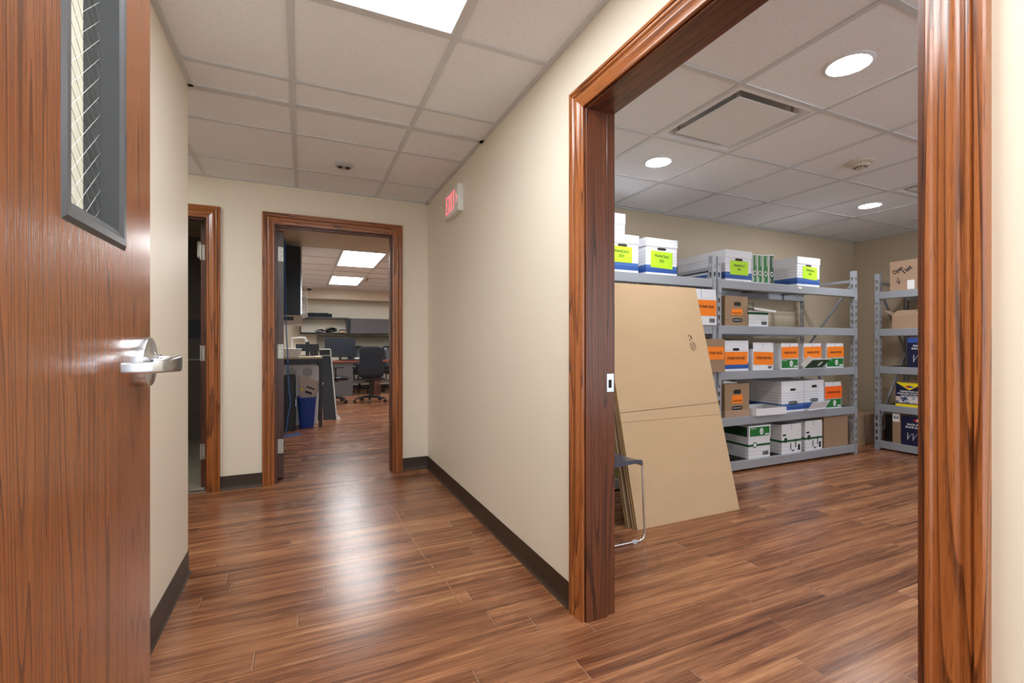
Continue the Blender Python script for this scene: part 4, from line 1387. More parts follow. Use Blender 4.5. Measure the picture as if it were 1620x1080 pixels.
# --- bottom shelf
Z1 = LV[0]
G1 = 'boxes on the bottom shelf'
t = carton('white paper carton with green printed lid, leftmost on the bottom shelf', 3.562, Z1, 0.275, 0.285, d=0.44, mat=M_PAPERBOX, top='lid', lidmat=M_WBOX, lidh=0.10, group=G1)
t['hd'] = 0.224
green_panel(t, -0.125, 0.125, 0.195, 0.275)
sl = MB().box(-0.1425, -0.1418, -0.21, 0.21, 0.192, 0.278).build('printed_panel', M_GREEND, t)
sl['label'] = 'dark green side print'
t['hd'] = 0.22
barcode(t, 0.04, 0.115, 0.02, 0.055)
q = MB(); q.cyl((-0.06, -0.2216, 0.118), 0.026, 0.0012, 20, 'Y'); q.build('emblem', M_GREEND, t)
q = MB(); q.cyl((-0.06, -0.2226, 0.118), 0.017, 0.0012, 20, 'Y'); q.build('emblem', M_WINK, t)
for xa, w_, hh, lb in ((3.992, 0.276, 0.215, 'white paper carton with green stripe, middle of the bottom shelf'), (4.322, 0.252, 0.225, 'narrow white open carton next to the plain brown one on the bottom shelf')):
    t = carton(lb, xa, Z1, w_, hh, mat=M_PAPERBOX, top='open', flaps=[('F', -0.04, 0.055), ('R', -0.03, 0.05), ('L', -0.03, 0.05)], group=G1, inner=M_KRAFT2)
    m = MB(); y = -t['hd'] - 0.0012
    m.box(-w_ / 2 + 0.015, -w_ / 2 + 0.06, y, y + 0.0006, 0.165, 0.18)
    m.box(-0.02, -0.008, y, y + 0.0006, 0.035, 0.095); m.box(0.05, 0.062, y, y + 0.0006, 0.05, 0.13)
    m.box(w_ / 2 - 0.05, w_ / 2 - 0.02, y, y + 0.0006, 0.02, 0.075)
    m.build('printed_mark', M_INK, t)
    m = MB(); m.cyl((-w_ / 2 + 0.055, y - 0.0003, 0.125), 0.024, 0.0008, 16, 'Y'); m.build('emblem', M_GREEND, t)
    barcode(t, 0.0, 0.03, 0.015, 0.03)
carton('plain taped brown box at the right end of the bottom shelf', 4.605, Z1, 0.372, 0.300, mat=M_KRAFT2, group=G1, d=0.42)
# rack A leftovers seen under the chair and beside the post
carton('olive carton on the bottom shelf seen under the stacking chair', 1.75, LV[0], 0.45, 0.12, mat=M_LTGREEN, d=0.4)
carton('dark box low behind the leaning cardboard', 2.30, LV[0], 0.40, 0.25, mat=M_KRAFT2, d=0.4, group=G1)

# --- floor boxes in the corner
G0 = 'brown boxes on the floor in the corner'
carton('tall brown box on the floor just behind the rack end post', 5.32, 0.0, 0.27, 0.335, d=0.40, yf=3.03, mat=M_KRAFT2, group=G0)
t = carton('brown box on the floor in the corner between the two racks', 5.62, 0.0, 0.42, 0.32, d=0.36, yf=3.08, mat=M_KRAFT3, group=G0)
sheet(t, -0.19, -0.175, 0.05, 0.10, M_PAPER, name='sticker')

# --- rack C contents (front faces look to -X)
def carton_c(label, y0, w, z, h, d=0.38, xf=5.515, **kw):
    """y0 = far end of the box (largest y); extends toward the camera by w"""
    return carton(label, 0, z, w, h, d=d, rz=-math.pi / 2, loc=(xf + d / 2, y0 - w / 2, z), **kw)


GC = 'boxes on the side rack'
t = carton_c('tall brown box with handwriting and white label, on top of the side rack', 2.765, 0.235, LV[4], 0.30, d=0.30, mat=M_KRAFT3, group=GC)
lettering('Open', 0.062, M_INK, t, (-0.047, -0.1512, 0.205), (math.pi / 2, -0.6, 0), 0.095, bold=0.002)
lettering('1ist', 0.060, M_INK, t, (0.030, -0.1512, 0.200), (math.pi / 2, -0.65, 0), 0.085, bold=0.002)
m = MB()
m.tube([(-0.045, -0.1515, 0.13), (-0.033, -0.1515, 0.065)], 0.003, 6); m.tube([(-0.058, -0.1515, 0.10), (-0.033, -0.1515, 0.065), (-0.028, -0.1515, 0.105)], 0.003, 6)
m.build('arrow', M_INK, t)
sheet(t, 0.035, 0.095, 0.005, 0.095, M_PAPER, name='shipping_label', label='white label')
t = carton_c('dark box with blue side beside the handwritten brown box', 2.52, 0.30, LV[4], 0.31, d=0.30, xf=5.54, mat=M_NAVY, group=GC)
t = carton_c('open brown box with raised flaps on the side rack', 2.745, 0.36, LV[3], 0.135, d=0.34, mat=M_KRAFT3, top='open', inner='none', flaps=[('B', 0.2, 0.08), ('L', 0.9, 0.09), ('R', 0.4, 0.1), ('F', -1.0, 0.10)], group=GC)
sheet(t, 0.10, 0.17, 0.10, 0.13, M_PAPER, name='shipping_label', label='white label')
carton_c('black case behind the open brown box', 2.62, 0.34, LV[3], 0.30, d=0.14, xf=5.90, mat=M_BLACK, group=GC)


def navy_box(label, y0, w, z, h, lines, kind):
    t = carton_c(label, y0, w, z, h, mat=M_KRAFT3, group=GC)
    t['hd'] = 0.19
    if kind == 'poster':
        s = sheet(t, -w / 2, w / 2, 0.0, h, M_NAVY, off=0.002, name='printed_face', label='navy and yellow printed face')
        y = -0.1935
        m = MB(); m.prism([(-w / 2 + 0.003, h - 0.002), (w / 2 - 0.003, h - 0.002), (0.0, h - 0.075)], y, y + 0.0008)
        m.box(-w / 2, w / 2, y, y + 0.0008, 0.0, 0.026)
        m.build('printed_mark', M_YINK, s)
        MB().prism([(-0.04, h - 0.040), (0, h - 0.026), (0, h - 0.054)], y - 0.001, y).build('printed_mark', M_RINK, s)
        MB().prism([(0.04, h - 0.040), (0, h - 0.054), (0, h - 0.026)], y - 0.001, y).build('printed_mark', M_BLUEP, s)
        mp, nt, b = new_mat('printed_photo_strip')
        tc = node(nt, 'ShaderNodeTexCoord').outputs['Object']
        f = noise(nt, tc, 30, 4)
        nt.links.new(ramp(nt, f, [(0.35, rgb(40, 52, 90)), (0.5, rgb(190, 200, 214)), (0.58, rgb(232, 220, 206)), (0.7, rgb(200, 120, 70))]), b.inputs['Base Color'])
        MB().box(-w / 2 + 0.002, w / 2 - 0.002, y, y + 0.0006, 0.036, 0.098).build('printed_photo', mp, s)
        lettering('INSPECTION OF\nDAMAGED STORAGE\nRACK SYSTEMS', 0.020, M_WINK, s, (0.0, y - 0.0005, h - 0.112), width=w * 0.86, bold=0.0006)
    else:
        s = sheet(t, -w / 2, w / 2, 0.0, h, M_NAVY, off=0.002, name='printed_face', label='navy printed face')
        y = -0.1935
        if kind == 'upper':
            MB().box(-w / 2, w / 2, y + 0.0005, y + 0.001, h - 0.05, h).build('printed_mark', M_BLUEP, s)
        MB().prism([(-0.035, h - 0.035), (0, h - 0.020), (0, h - 0.050)], y - 0.001, y).build('printed_mark', M_RINK, s)
        MB().prism([(0.035, h - 0.035), (0, h - 0.050), (0, h - 0.020)], y - 0.001, y).build('printed_mark', M_WINK, s)
        lettering('RACK REPAIR\nRACK DAMAGE', 0.024, M_WINK, s, (0.0, y - 0.0005, h - 0.095), width=w * 0.72, bold=0.0008)
        m = MB()
        for k in range(3):
            xx = -w * 0.30 + k * 0.045
            m.box(xx, xx + 0.005, y - 0.0005, y, 0.055, 0.125)
            m.tube([(xx, y, 0.06), (xx + 0.035, y, 0.12)], 0.0015, 4)
        m.build('printed_mark', M_WINK, s)
        lettering('Simple', 0.030, M_YINK, s, (w * 0.28, y - 0.0005, 0.048), width=0.08, bold=0.0006)
    return t


navy_box('navy printed RACK REPAIR box with red emblem, middle shelf of the side rack', 2.612, 0.26, LV[2], 0.295, None, 'upper')
navy_box('navy box with yellow triangle about damaged storage racks', 2.712, 0.235, LV[1], 0.240, None, 'poster')
carton_c('brown box with white label squeezed beside the lowest navy box', 2.742, 0.072, LV[0], 0.312, mat=M_KRAFT2, group=GC)
sheet(bpy.data.objects[[o.name for o in bpy.data.objects if o.get('label', '').startswith('brown box with white label squeezed')][0]], -0.034, 0.026, 0.22, 0.30, M_PAPER, 'B4', 0.04, 0.04, name='shipping_label', label='white label')
navy_box('navy printed RACK REPAIR box with yellow lettering, bottom shelf of the side rack', 2.662, 0.26, LV[0], 0.290, None, 'lower')
carton_c('low black crate behind the far post on the bottom side shelf', 2.86, 0.105, LV[0], 0.27, xf=5.62, mat=M_BLACK, group=GC)
carton_c('brown box behind the yellow triangle box', 2.60, 0.22, LV[1], 0.272, d=0.16, xf=5.92, mat=M_KRAFT3, group=GC)

# ------------------------------------------------------------------ leaning flattened cartons
def cardboard_sheet(name, label, x0, x1, yb, top, lean, mat, thick=0.006, fold=0.61, group=None, shear=0.0):
    t = thing(name, label, 'cardboard', (x0, yb, 0.0), 0, group)
    m = MB()
    n = 10
    def pt(u, z, back):
        x = u * (x1 - x0)
        return (x + shear * z, lean * z + (thick if back else 0), z)
    # lower panel and upper panel with a slit between them
    for za, zb, un in ((0.0, fold - 0.003, (0, 1)), (fold + 0.003, top, (0, 1))):
        m.loft([[pt(0, za, 0), pt(1, za, 0), pt(1, za, 1), pt(0, za, 1)], [pt(0, zb, 0), pt(1, zb, 0), pt(1, zb, 1), pt(0, zb, 1)]])
    m.box(0.001, x1 - x0 - 0.001, lean * fold + thick * 0.5, lean * fold + thick, fold - 0.005, fold + 0.005)
    m.build('panel', mat, t)
    return t


YC = 2.20
front = cardboard_sheet('flattened_carton', 'large flattened brown carton leaning in front, frontmost of the stack', 1.805, 2.655, YC, 1.515, 0.252, M_KRAFT, group='flattened cartons leaning on the rack')
# faint crease above the slit and stamps
m = MB()
m.loft([[(0.0, 0.252 * 0.668 - 0.0006, 0.668), (0.85, 0.252 * 0.690 - 0.0006, 0.690)], [(0.0, 0.252 * 0.671 - 0.0006, 0.671), (0.85, 0.252 * 0.693 - 0.0006, 0.693)]], cap=False)
m.build('crease', M_KEDGE, front)
def on_board(u, z, off=0.0012): return (u, 0.252 * z - off, z)
m = MB()
c_ = (0.715, 1.085)
for j in range(16):
    a0_, a1_ = 2 * math.pi * j / 16, 2 * math.pi * (j + 1) / 16
    m.tube([on_board(c_[0] + 0.026 * math.cos(a0_), c_[1] + 0.028 * math.sin(a0_)), on_board(c_[0] + 0.026 * math.cos(a1_), c_[1] + 0.028 * math.sin(a1_))], 0.0012, 4)
for k in (-0.012, 0.0, 0.012):
    m.tube([on_board(c_[0] - 0.018, c_[1] + k - 0.004), on_board(c_[0] + 0.018, c_[1] + k + 0.006)], 0.0014, 4)
m.build('round_stamp', plain('faded_stamp_ink', rgb(96, 80, 70), 0.8), front)
m = MB()
for u, z in ((0.690, 1.165), (0.694, 1.135), (0.712, 1.155), (0.714, 1.145)):
    m.tube([on_board(u, z), on_board(u + 0.004, z - 0.012)], 0.0025, 5)
m.tube([on_board(0.706, 1.163), on_board(0.716, 1.135)], 0.003, 5)
m.build('stamp', M_INK, front)
for k, (dx0, dx1, dy, tp, ln) in enumerate(((-0.010, -0.03, 0.010, 1.508, 0.251), (-0.018, -0.05, 0.020, 1.498, 0.250), (-0.014, -0.04, 0.032, 1.505, 0.249), (-0.034, -0.06, 0.044, 1.49, 0.248), (-0.040, -0.05, 0.056, 1.495, 0.247))):
    cardboard_sheet('flattened_carton', 'flattened brown carton showing only its left edge, %s behind the front sheet' % ('directly', 'second', 'third', 'fourth', 'farthest')[k], 1.805 + dx0, 2.655 + dx1, YC + dy, tp, ln, M_KRAFT2 if k % 2 else M_KEDGE, group='flattened cartons leaning on the rack')

# ------------------------------------------------------------------ stacking chair at the left of the storage room
ch = thing('stacking_chair', 'dark plastic chair with chrome sled legs behind the doorway post', 'chair', (1.28, 2.06, 0.0))
m = MB()
rings = []
for x, zc, th in ((0.0, 0.435, 0.012), (0.08, 0.428, 0.016), (0.2, 0.430, 0.016), (0.34, 0.440, 0.018), (0.42, 0.445, 0.018), (0.455, 0.440, 0.020), (0.465, 0.430, 0.020)):
    ring_ = []
    for y in (0.02, 0.06, 0.22, 0.38, 0.42):
        edge = 0.010 if y in (0.02, 0.42) else (0.002 if y in (0.06, 0.38) else -0.006)
        ring_.append((x, y, zc + edge))
    for y in (0.42, 0.38, 0.22, 0.06, 0.02):
        edge = 0.006 if y in (0.02, 0.42) else (0.002 if y in (0.06, 0.38) else -0.006)
        ring_.append((x, y, zc + edge - th))
    rings.append(ring_)
m.loft(rings)
m.build('seat', M_GREYLAM if False else plain('slate_plastic', rgb(74, 78, 92), 0.3), ch, smooth=True)
m = MB()
rings = []
for z, x in ((0.45, 0.0), (0.52, -0.03), (0.60, -0.045), (0.70, -0.06), (0.80, -0.08)):
    rings.append([(x - 0.02 * abs(math.cos(a)), 0.22 + 0.2 * math.cos(a), z + 0.0) for a in [math.pi * k / 8 for k in range(9)]] + [(x - 0.012 - 0.02 * abs(math.cos(a)), 0.22 + 0.2 * math.cos(a), z) for a in [math.pi * k / 8 for k in range(8, -1, -1)]])
m.loft(rings)
m.build('backrest', MATS['slate_plastic'], ch, smooth=True)
for yy in (0.0, 0.44):
    m = MB()
    pts = [(0.02, yy, 0.425), (-0.02, yy, 0.10), (-0.03, yy, 0.045), (-0.015, yy, 0.018), (0.02, yy, 0.0095), (0.25, yy, 0.0095), (0.425, yy, 0.0095), (0.450, yy, 0.018), (0.462, yy, 0.045), (0.458, yy, 0.10), (0.443, yy, 0.425)]
    m.tube(pts, 0.0058, 10)
    m.build('sled_leg', M_BRIGHT, ch, smooth=True)['label'] = 'chrome sled leg'
    m = MB(); m.box(0.375, 0.405, yy - 0.009, yy + 0.009, 0.0, 0.018); m.build('glide', plain('clear_plastic_glide', rgb(190, 196, 200), 0.2) if 'clear_plastic_glide' not in MATS else MATS['clear_plastic_glide'], ch, 0.003)

# ------------------------------------------------------------------ office contents
# wall-mounted equipment cabinet
t = thing('equipment_cabinet', 'tall dark wall-mounted equipment cabinet inside the office, left', 'cabinet', (-0.59, 6.2, 1.34))
MB().box(0.0, 0.565, 0.0, 0.55, 0.115, 0.945).build('side_panel', M_DARKCAB, t, 0.004)
m = MB(); m.loft([[(0.0, y, 0.11), (0.575, y, 0.11), (0.60, y, 0.02), (0.585, y, 0.0), (0.0, y, 0.0)] for y in (-0.004, 0.55)])
m.build('base_shroud', M_BEIGE, t)
MB().box(0.37, 0.49, -0.010, -0.003, 0.045, 0.09).build('vent_slot', M_BLACK, t)
MB().box(0.566, 0.58, 0.0, 0.55, 0.12, 0.94).build('glass_front', M_CHROME, t)
m = MB()
m.tube([(0.58, 0.06, 0.40), (0.63, 0.06, 0.39), (0.635, 0.06, 0.10), (0.58, 0.06, 0.08)], 0.011, 8)
for k in range(6): m.tube([(0.58, 0.06, 0.14 + 0.042 * k), (0.634, 0.06, 0.14 + 0.042 * k)], 0.009, 6)
m.build('cable_ladder', M_WHITE, t, smooth=True)
# blue network cable from ceiling to floor
m = MB()
P_ = [(-0.19, 6.10, 2.34), (-0.192, 6.11, 2.0), (-0.187, 6.12, 1.6), (-0.18, 6.12, 1.3), (-0.165, 6.12, 1.0), (-0.16, 6.13, 0.75), (-0.15, 6.13, 0.55), (-0.135, 6.14, 0.40), (-0.16, 6.14, 0.25), (-0.175, 6.15, 0.1), (-0.19, 6.16, 0.02), (-0.16, 6.20, 0.006), (-0.05, 6.26, 0.006), (-0.03, 6.20, 0.006), (-0.10, 6.14, 0.006), (-0.30, 6.05, 0.006)]
def smooth_path(P, n=5):
    out = []
    for i in range(len(P) - 1):
        p0 = Vector(P[max(i - 1, 0)]); p1 = Vector(P[i]); p2 = Vector(P[i + 1]); p3 = Vector(P[min(i + 2, len(P) - 1)])
        for k in range(n):
            u = k / n
            out.append(0.5 * ((2 * p1) + (p2 - p0) * u + (2 * p0 - 5 * p1 + 4 * p2 - p3) * u * u + (3 * p1 - p0 - 3 * p2 + p3) * u ** 3))
    out.append(Vector(P[-1])); return out
m.tube(smooth_path(P_), 0.006, 8)
tag(m.build('network_cable', M_CABLE, smooth=True), 'bright blue network cable hanging from the ceiling to the office floor', 'cable')
# low black cabinet
t = thing('floor_cabinet', 'low black cabinet on the office floor beside the blue bin', 'cabinet', (-0.55, 6.5, 0))
MB().box(0.0, 0.455, 0.0, 0.42, 0.0, 0.69).build('carcass', M_BLACK, t, 0.004)
MB().box(0.456, 0.468, 0.01, 0.41, 0.03, 0.68).build('door', M_DARKCAB, t, 0.002)
MB().box(0.468, 0.474, 0.05, 0.06, 0.30, 0.40).build('handle', M_CHROME, t)
# blue recycling bin
t = thing('recycling_bin', 'blue plastic recycling bin with a carton poking out', 'bin', (0.050, 6.76, 0))
m = MB()
def rect(hw, hd, z, r=0.02): return rr((0, 0, z), hw, hd, 'Z', 20, 8.0)
m.loft([rect(0.085, 0.095, 0.0), rect(0.112, 0.125, 0.385), rect(0.119, 0.132, 0.388), rect(0.119, 0.132, 0.402), rect(0.108, 0.121, 0.402), rect(0.083, 0.093, 0.012)])
m.build('bin_body', M_BLUEBIN, t, smooth=True)
t = thing('loose_carton', 'torn grey-brown carton with printed labels standing in the blue bin', 'box', (0.06, 6.74, 0.34))
MB().prism([(-0.105, 0.36), (0.200, 0.235), (0.045, -0.02), (-0.090, -0.04)], -0.02, 0.02).build('panel', plain('grey_carton', rgb(206, 194, 186), 0.75), t, 0.002)
def slant(m, x, z, w, h):
    dx, dz = w * 0.924, -w * 0.383
    m.prism([(x, z), (x + dx, z + dz), (x + dx + h * 0.383, z + dz + h * 0.924), (x + h * 0.383, z + h * 0.924)], -0.0215, -0.0202)
m = MB(); slant(m, -0.02, 0.19, 0.11, 0.018); m.build('lettering', M_INK, t)
m = MB(); slant(m, -0.035, 0.12, 0.085, 0.028); m.build('lettering', M_INK, t)
MB().prism([(-0.09, 0.16), (-0.07, 0.185), (-0.05, 0.16), (-0.07, 0.135)], -0.022, -0.0202).build('sticker', M_YINK, t)
# workbench with white cooling unit beneath
wb = thing('workbench', 'black-legged workbench with pale top in the office, left side', 'table', (-0.55, 6.68, 0))
MB().box(0.0, 0.79, 0.0, 0.72, 0.905, 0.93).build('tabletop', plain('pale_laminate', rgb(196, 184, 160), 0.5), wb, 0.002)
m = MB().box(0.0, 0.79, 0.0, 0.72, 0.84, 0.904); m.build('apron', M_BLACK, wb)
for x in (0.0, 0.745):
    for y in (0.0, 0.675):
        MB().box(x, x + 0.042, y, y + 0.042, 0, 0.84).build('leg', M_BLACK, wb)
t = thing('cooling_unit', 'white cabinet with two round grilles under the workbench', 'appliance', (-0.475, 6.93, 0))
m = MB()
m.loft([[(x, 0.0, z) for x, z in ((0.0, 0.0), (0.66, 0.0), (0.685, 0.70), (0.67, 0.80), (0.60, 0.825), (0.0, 0.83))], [(x, 0.5, z) for x, z in ((0.0, 0.0), (0.66, 0.0), (0.685, 0.70), (0.67, 0.80), (0.60, 0.825), (0.0, 0.83))]])
m.build('casing', M_WHITE, t, 0.01)
for x in (0.335, 0.535):
    m = MB()
    for r_ in (0.055, 0.044, 0.033, 0.022, 0.011):
        m.loft([[(x + (r_ + q_) * math.cos(2 * math.pi * j / 24), -0.001 - d_, 0.715 + (r_ + q_) * math.sin(2 * math.pi * j / 24)) for q_, d_ in ((0, 0), (0.005, 0), (0.005, 0.003), (0, 0.003))] for j in range(24)], closed=True)
    m.build('round_grille', M_CABGREY, t)
t = thing('paper_stack', 'thick white paper stack on the workbench edge', 'paper', (-0.5, 6.69, 0.9305))
m = MB()
prof_ = [(0.0, 0.0), (0.44, 0.0), (0.475, 0.03), (0.478, 0.06), (0.49, 0.105), (0.30, 0.11), (0.0, 0.10)]
m.loft([[(x, y, z) for x, z in prof_] for y in (0.0, 0.5)])
m.build('sheets', M_PAPER, t)
# monitor on the workbench
def monitor(label, x, y, z, w, h, tilt=0.0, rz=0.0, arm=False):
    t = thing('monitor', label, 'monitor', (x, y, z), rz)
    MB().box(-w / 2, w / 2, -0.012, 0.012, 0.07, 0.07 + h).build('screen', M_BLACK, t, 0.004)
    MB().box(-w / 2 + 0.012, w / 2 - 0.012, -0.0135, -0.012, 0.085, 0.055 + h).build('panel', M_DARKCAB, t)
    MB().box(-0.025, 0.025, 0.012, 0.03, 0.005, 0.2).build('neck', M_BLACK, t)
    MB().box(-0.10, 0.10, -0.06, 0.08, 0.0, 0.008).build('foot', M_BLACK, t)
    return t


monitor('small black monitor on the workbench behind the paper stack', 0.06, 7.15, 0.93, 0.30, 0.10)
m = MB(); m.tube([(-0.14, 7.3, 0.935), (-0.14, 7.3, 1.18), (-0.06, 7.3, 1.19), (0.03, 7.3, 1.19), (0.05, 7.3, 1.12)], 0.014, 8)
tag(m.build('bent_pipe', M_WHITE, smooth=True), 'bent white pipe standing on the workbench', 'pipe')
# leaning framed board
t = thing('framed_board', 'tall black board in aluminium frame leaning beside the workbench', 'board', (0.27, 7.22, 0))
m = MB()
W_, H_ = 0.17, 1.02
m.loft([[(0.0, 0.0, 0.0), (0.175, 0.0, 0.0), (0.175, 0.03, 0.0), (0.0, 0.03, 0.0)], [(-0.05, 0.14, H_), (0.095, 0.14, H_), (0.095, 0.17, H_), (-0.05, 0.17, H_)]])
m.build('panel', M_BLACK, t)
m = MB()
m.tube([(0.18, 0.0, 0.012), (0.10, 0.14, H_)], 0.012, 6)
m.tube([(-0.05, 0.135, H_), (0.10, 0.135, H_)], 0.012, 6)
m.tube([(-0.05, 0.125, H_ - 0.09), (0.10, 0.125, H_ - 0.09)], 0.006, 6)
m.build('frame', M_FRAMEM, t)
m = MB(); m.loft([[(0.17, 0.0, 0.0), (0.24, 0.03, 0.0), (0.19, 0.05, 0.0)], [(0.17, 0.02, 0.10), (0.175, 0.025, 0.10), (0.172, 0.03, 0.10)]])
m.build('foot', M_WHITE, t)

# desks
t = thing('office_desk', 'long cherry-topped desk at the office far side', 'desk', (0.45, 10.35, 0))
MB().box(0.0, 3.2, 0.0, 0.60, 0.71, 0.745).build('desktop', M_DESK, t, 0.004)
MB().box(0.0, 0.52, 0.03, 0.58, 0.0, 0.71).build('pedestal', M_GREYLAM, t)
MB().box(0.96, 1.10, 0.05, 0.56, 0.0, 0.71).build('leg_panel', M_DDOOR, t)
MB().box(2.6, 3.15, 0.03, 0.58, 0.0, 0.71).build('pedestal', M_GREYLAM, t)
MB().box(0.52, 0.96, 0.50, 0.52, 0.22, 0.30).build('cable_tray', M_CABGREY, t)
MB().box(1.10, 2.6, 0.50, 0.52, 0.22, 0.30).build('cable_tray', M_CABGREY, t)
# overhead cabinet and shelf
t = thing('overhead_cabinet', 'charcoal wall cabinet with flip door above the office desk', 'cabinet', (0.99, 11.465, 1.33))
MB().box(0.0, 2.4, 0.0, 0.38, 0.0, 0.37).build('carcass', M_BLACK, t)
MB().box(0.03, 1.22, -0.02, 0.0, 0.02, 0.37).build('door', M_GREYLAM, t, 0.003)
MB().box(1.24, 2.4, -0.02, 0.0, 0.02, 0.37).build('door', M_GREYLAM, t, 0.003)
t = thing('wall_shelf', 'open dark wall shelf holding cable coils, left of the charcoal cabinet', 'shelf', (-0.06, 11.47, 1.33))
MB().box(0.0, 1.04, 0.0, 0.38, 0.0, 0.035).build('bottom_board', M_BLACK, t)
MB().box(0.0, 1.04, 0.0, 0.38, 0.36, 0.385).build('top_board', M_GREYLAM, t)
MB().box(0.0, 0.025, 0.0, 0.38, 0.035, 0.36).build('side_board', M_BLACK, t)
MB().box(1.00, 1.04, 0.0, 0.38, 0.035, 0.36).build('side_board', M_BLACK, t)
m = MB()
rng = random.Random(3)
m.box(0.10, 0.62, 11.52, 11.75, 1.716, 1.80)
for k in range(5):
    m.box(0.05 + 0.1 * k, 0.14 + 0.1 * k, 11.55, 11.70, 1.79, 1.81 + 0.012 * rng.random())
tag(m.build('banner_roll', M_BLACK_FAB), 'long black rolled bag lying on top of the open wall shelf', 'bag')
for i, (cx_, rr_, lb) in enumerate(((0.36, 0.10, 'loose loop of black cable at the left of the wall shelf'), (0.60, 0.13, 'big coil of black cable heaped in the middle of the wall shelf'), (0.84, 0.09, 'thin black cable loop above the small brown box'))):
    m = MB(); rng = random.Random(i + 10)
    for k in range(9 if i == 1 else 3):
        pts = []
        r0 = rr_ * rng.uniform(0.7, 1.1); tilt = rng.uniform(0.3, 1.2); ph = rng.uniform(0, 6)
        for j in range(25):
            a = 2 * math.pi * j / 24
            pts.append((cx_ + r0 * math.cos(a), 11.62 + 0.6 * r0 * math.sin(a) * math.cos(tilt), 1.375 + r0 * 0.55 * (1 + math.sin(a + ph * 0.1)) * math.sin(tilt) * 0.8 + 0.004 * k))
        m.tube(pts, 0.008, 5)
    tag(m.build('cable_coil', M_BLACK, smooth=True), lb, 'cable', 'cable coils on the wall shelf')
tag(box('small_box', M_KRAFT, 0.76, 0.93, 11.55, 11.70, 1.366, 1.40), 'small brown box lying at the right of the wall shelf', 'box')
tag(box('tackboard', M_TACK, 0.3, 3.4, 11.80, 11.848, 0.90, 1.30), 'grey fabric tackboard panel on the office far wall', 'tackboard')
monitor('large black monitor standing on the desk behind the framed board', 0.74, 10.70, 0.746, 0.62, 0.42)
t = thing('keyboard', 'black keyboard and papers cluttering the left end of the desk', 'keyboard', (0.95, 10.5, 0.745))
MB().box(-0.2, 0.2, -0.07, 0.07, 0.0, 0.025).build('base', M_BLACK, t, 0.003)
m = MB()
for k in range(12):
    for j in range(4): m.box(-0.19 + k * 0.032, -0.165 + k * 0.032, -0.06 + j * 0.032, -0.035 + j * 0.032, 0.025, 0.031)
m.build('keys', M_DARKCAB, t)
tag(box('binder', M_WHITE, 1.05, 1.30, 10.70, 10.95, 0.7455, 0.80), 'white binder lying on the desk behind the keyboard', 'binder')
tag(box('desk_phone', M_BLACK, 1.40, 1.60, 10.75, 10.95, 0.7455, 0.80, None, 0.01), 'black desk phone on the cherry desk', 'phone')


# office chairs
def slab_back(rows, mat, name, parent, n=20, loc=None):
    """rows: (z, half width, y centre, half thickness, bow)"""
    m = MB(); rings = []
    for z, hw, yc, ht, bow in rows:
        r_ = []
        for j in range(n):
            a = 2 * math.pi * j / n
            ca, sa = math.cos(a), math.sin(a)
            x = hw * math.copysign(abs(ca) ** 0.6, ca)
            y = yc + ht * math.copysign(abs(sa) ** 0.7, sa) - bow * (x / max(hw, 1e-4)) ** 2
            r_.append((x, y, z))
        rings.append(r_)
    m.loft(rings)
    return m.build(name, mat, parent, smooth=True)


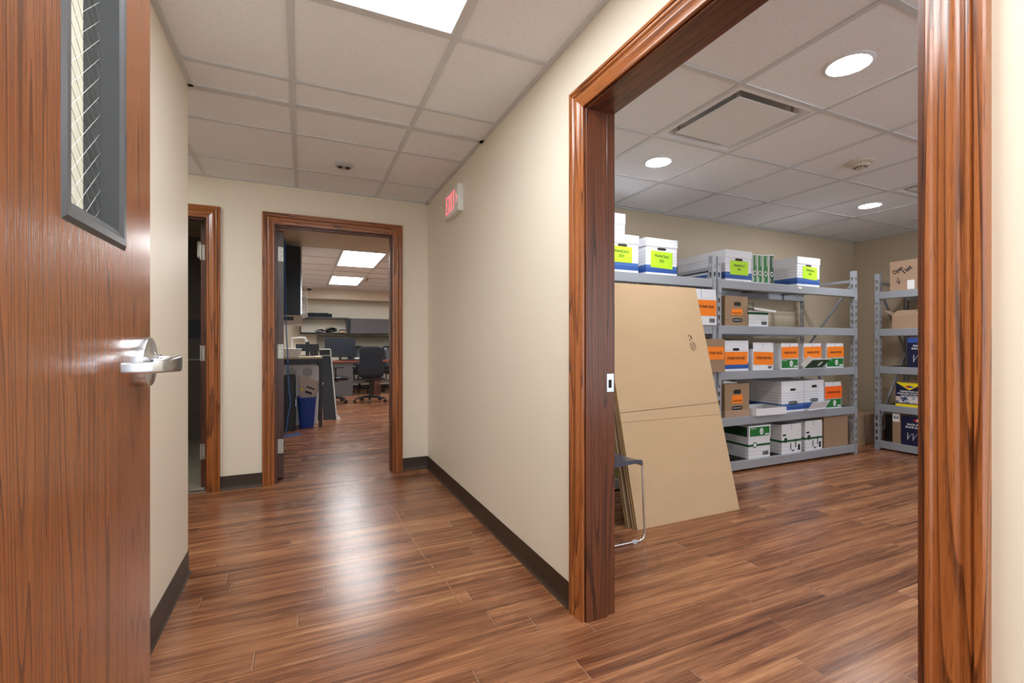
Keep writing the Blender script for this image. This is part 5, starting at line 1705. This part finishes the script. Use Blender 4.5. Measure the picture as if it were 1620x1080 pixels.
def office_chair(label):
    t = thing('office_chair', label, 'chair', (0, 0, 0), 0, 'black office chairs at the desk')
    # chair faces +Y; its back is at -Y
    slab_back([(0.46, 0.12, -0.20, 0.02, 0.0), (0.49, 0.20, -0.215, 0.035, 0.02), (0.55, 0.235, -0.225, 0.045, 0.03), (0.63, 0.240, -0.235, 0.045, 0.04), (0.73, 0.215, -0.25, 0.042, 0.03),
               (0.85, 0.205, -0.27, 0.04, 0.025), (0.95, 0.21, -0.29, 0.04, 0.02), (1.01, 0.20, -0.30, 0.036, 0.02), (1.04, 0.17, -0.305, 0.028, 0.02), (1.055, 0.11, -0.307, 0.014, 0.01)], M_BLACK_FAB, 'backrest', t)
    m = MB(); rings = []
    for y, hw, zt, zb in ((-0.22, 0.18, 0.48, 0.44), (-0.18, 0.235, 0.50, 0.42), (-0.05, 0.25, 0.50, 0.41), (0.12, 0.25, 0.505, 0.41), (0.22, 0.235, 0.50, 0.41), (0.27, 0.19, 0.475, 0.43)):
        rings.append([(hw * math.copysign(abs(math.cos(a)) ** 0.5, math.cos(a)), y, (zt + zb) / 2 + (zt - zb) / 2 * math.copysign(abs(math.sin(a)) ** 0.6, math.sin(a))) for a in [2 * math.pi * j / 20 for j in range(20)]])
    m.loft(rings); m.build('seat', M_LEATHER, t, smooth=True)
    for s in (-1, 1):
        m = MB()
        m.tube([(s * 0.20, 0.02, 0.42), (s * 0.29, 0.0, 0.43), (s * 0.30, 0.0, 0.66)], 0.016, 8)
        m.loft([[(s * 0.30 + u, y, z) for u, z in ((-0.035, 0.66), (0.035, 0.66), (0.035, 0.685), (-0.035, 0.685))] for y in (-0.12, 0.14)])
        m.build('armrest', M_BLACK, t, 0.008)
    m = MB(); m.cyl((0, 0, 0.10), 0.028, 0.14, 16); m.cyl((0, 0, 0.24), 0.018, 0.17, 16); m.box(-0.10, 0.10, -0.11, 0.10, 0.39, 0.42)
    m.build('gas_column', M_BLACK, t)
    m = MB(); m.tube([(0.08, 0.0, 0.385), (0.20, -0.06, 0.34)], 0.006, 6); m.build('height_lever', M_WHITE, t)
    m = MB(); m.tube([(0, -0.10, 0.40), (0, -0.20, 0.41), (0, -0.24, 0.52)], 0.018, 8); m.build('back_bracket', M_BLACK, t)
    for k in range(5):
        a = math.radians(-96 + 72 * k)
        d_ = Vector((math.cos(a), math.sin(a), 0)); n_ = Vector((-d_.y, d_.x, 0))
        m = MB(); rings = []
        for r_, hw, z0, z1 in ((0.02, 0.028, 0.085, 0.135), (0.15, 0.024, 0.08, 0.115), (0.29, 0.018, 0.065, 0.09)):
            c = d_ * r_
            rings.append([(c + n_ * hw).to_tuple()[:2] + (z0,), (c - n_ * hw).to_tuple()[:2] + (z0,), (c - n_ * hw * 0.8).to_tuple()[:2] + (z1,), (c + n_ * hw * 0.8).to_tuple()[:2] + (z1,)])
        m.loft(rings); m.build('base_leg', M_BLACK, t, 0.004)
        m = MB(); c = d_ * 0.29
        for off in (-0.016, 0.016):
            cc_ = c + n_ * off
            m.tube([(cc_ - n_ * 0.009) + Vector((0, 0, 0.028)), (cc_ + n_ * 0.009) + Vector((0, 0, 0.028))], 0.028, 16)
        m.build('caster', M_BLACK, t, smooth=False)
    return t


c1 = office_chair('black fabric office chair with its back to the doorway')
c1.location = (1.17, 9.15, 0); c1.rotation_euler = (0, 0, -0.08)
copy_tree(c1, (0.48, 9.30, 0), -1.35, 'black office chair turned sideways, half hidden by the framed board')
copy_tree(c1, (1.20, 11.30, 0), math.pi + 0.1, 'black leather chair behind the desk, left of the front chair', )
copy_tree(c1, (1.92, 11.20, 0), math.pi - 0.1, 'black leather chair behind the desk, cut off by the right door casing')
# the two chairs behind the desk have leather backs
for o in [o for o in bpy.data.objects if o.parent and o.parent.name in ('office_chair.002', 'office_chair.003') and o.name.startswith('backrest')]:
    o.data = o.data.copy(); o.data.materials[0] = M_LEATHER

# scuffed line of old tape glue on the corridor floor
m = MB()
pts = [(0.52, 3.33), (0.555, 3.10), (0.56, 2.80), (0.57, 2.45), (0.60, 2.12), (0.615, 1.85)]
fine_ = []
rng = random.Random(5)
for i in range(len(pts) - 1):
    for k in range(8):
        u = k / 8
        fine_.append((pts[i][0] * (1 - u) + pts[i + 1][0] * u + rng.uniform(-0.004, 0.004), pts[i][1] * (1 - u) + pts[i + 1][1] * u))
for a, b_ in zip(fine_[:-1], fine_[1:]):
    w0, w1 = rng.uniform(0.001, 0.004), rng.uniform(0.001, 0.004)
    m.face([(a[0] - w0, a[1], 0.0007), (a[0] + w0, a[1], 0.0007), (b_[0] + w1, b_[1], 0.0007), (b_[0] - w1, b_[1], 0.0007)])
tag(m.build('tape_residue', plain('old_tape_residue', rgb(168, 118, 86), 0.3)), 'thin pale scuffed line of tape residue along the corridor floor', 'floor mark')
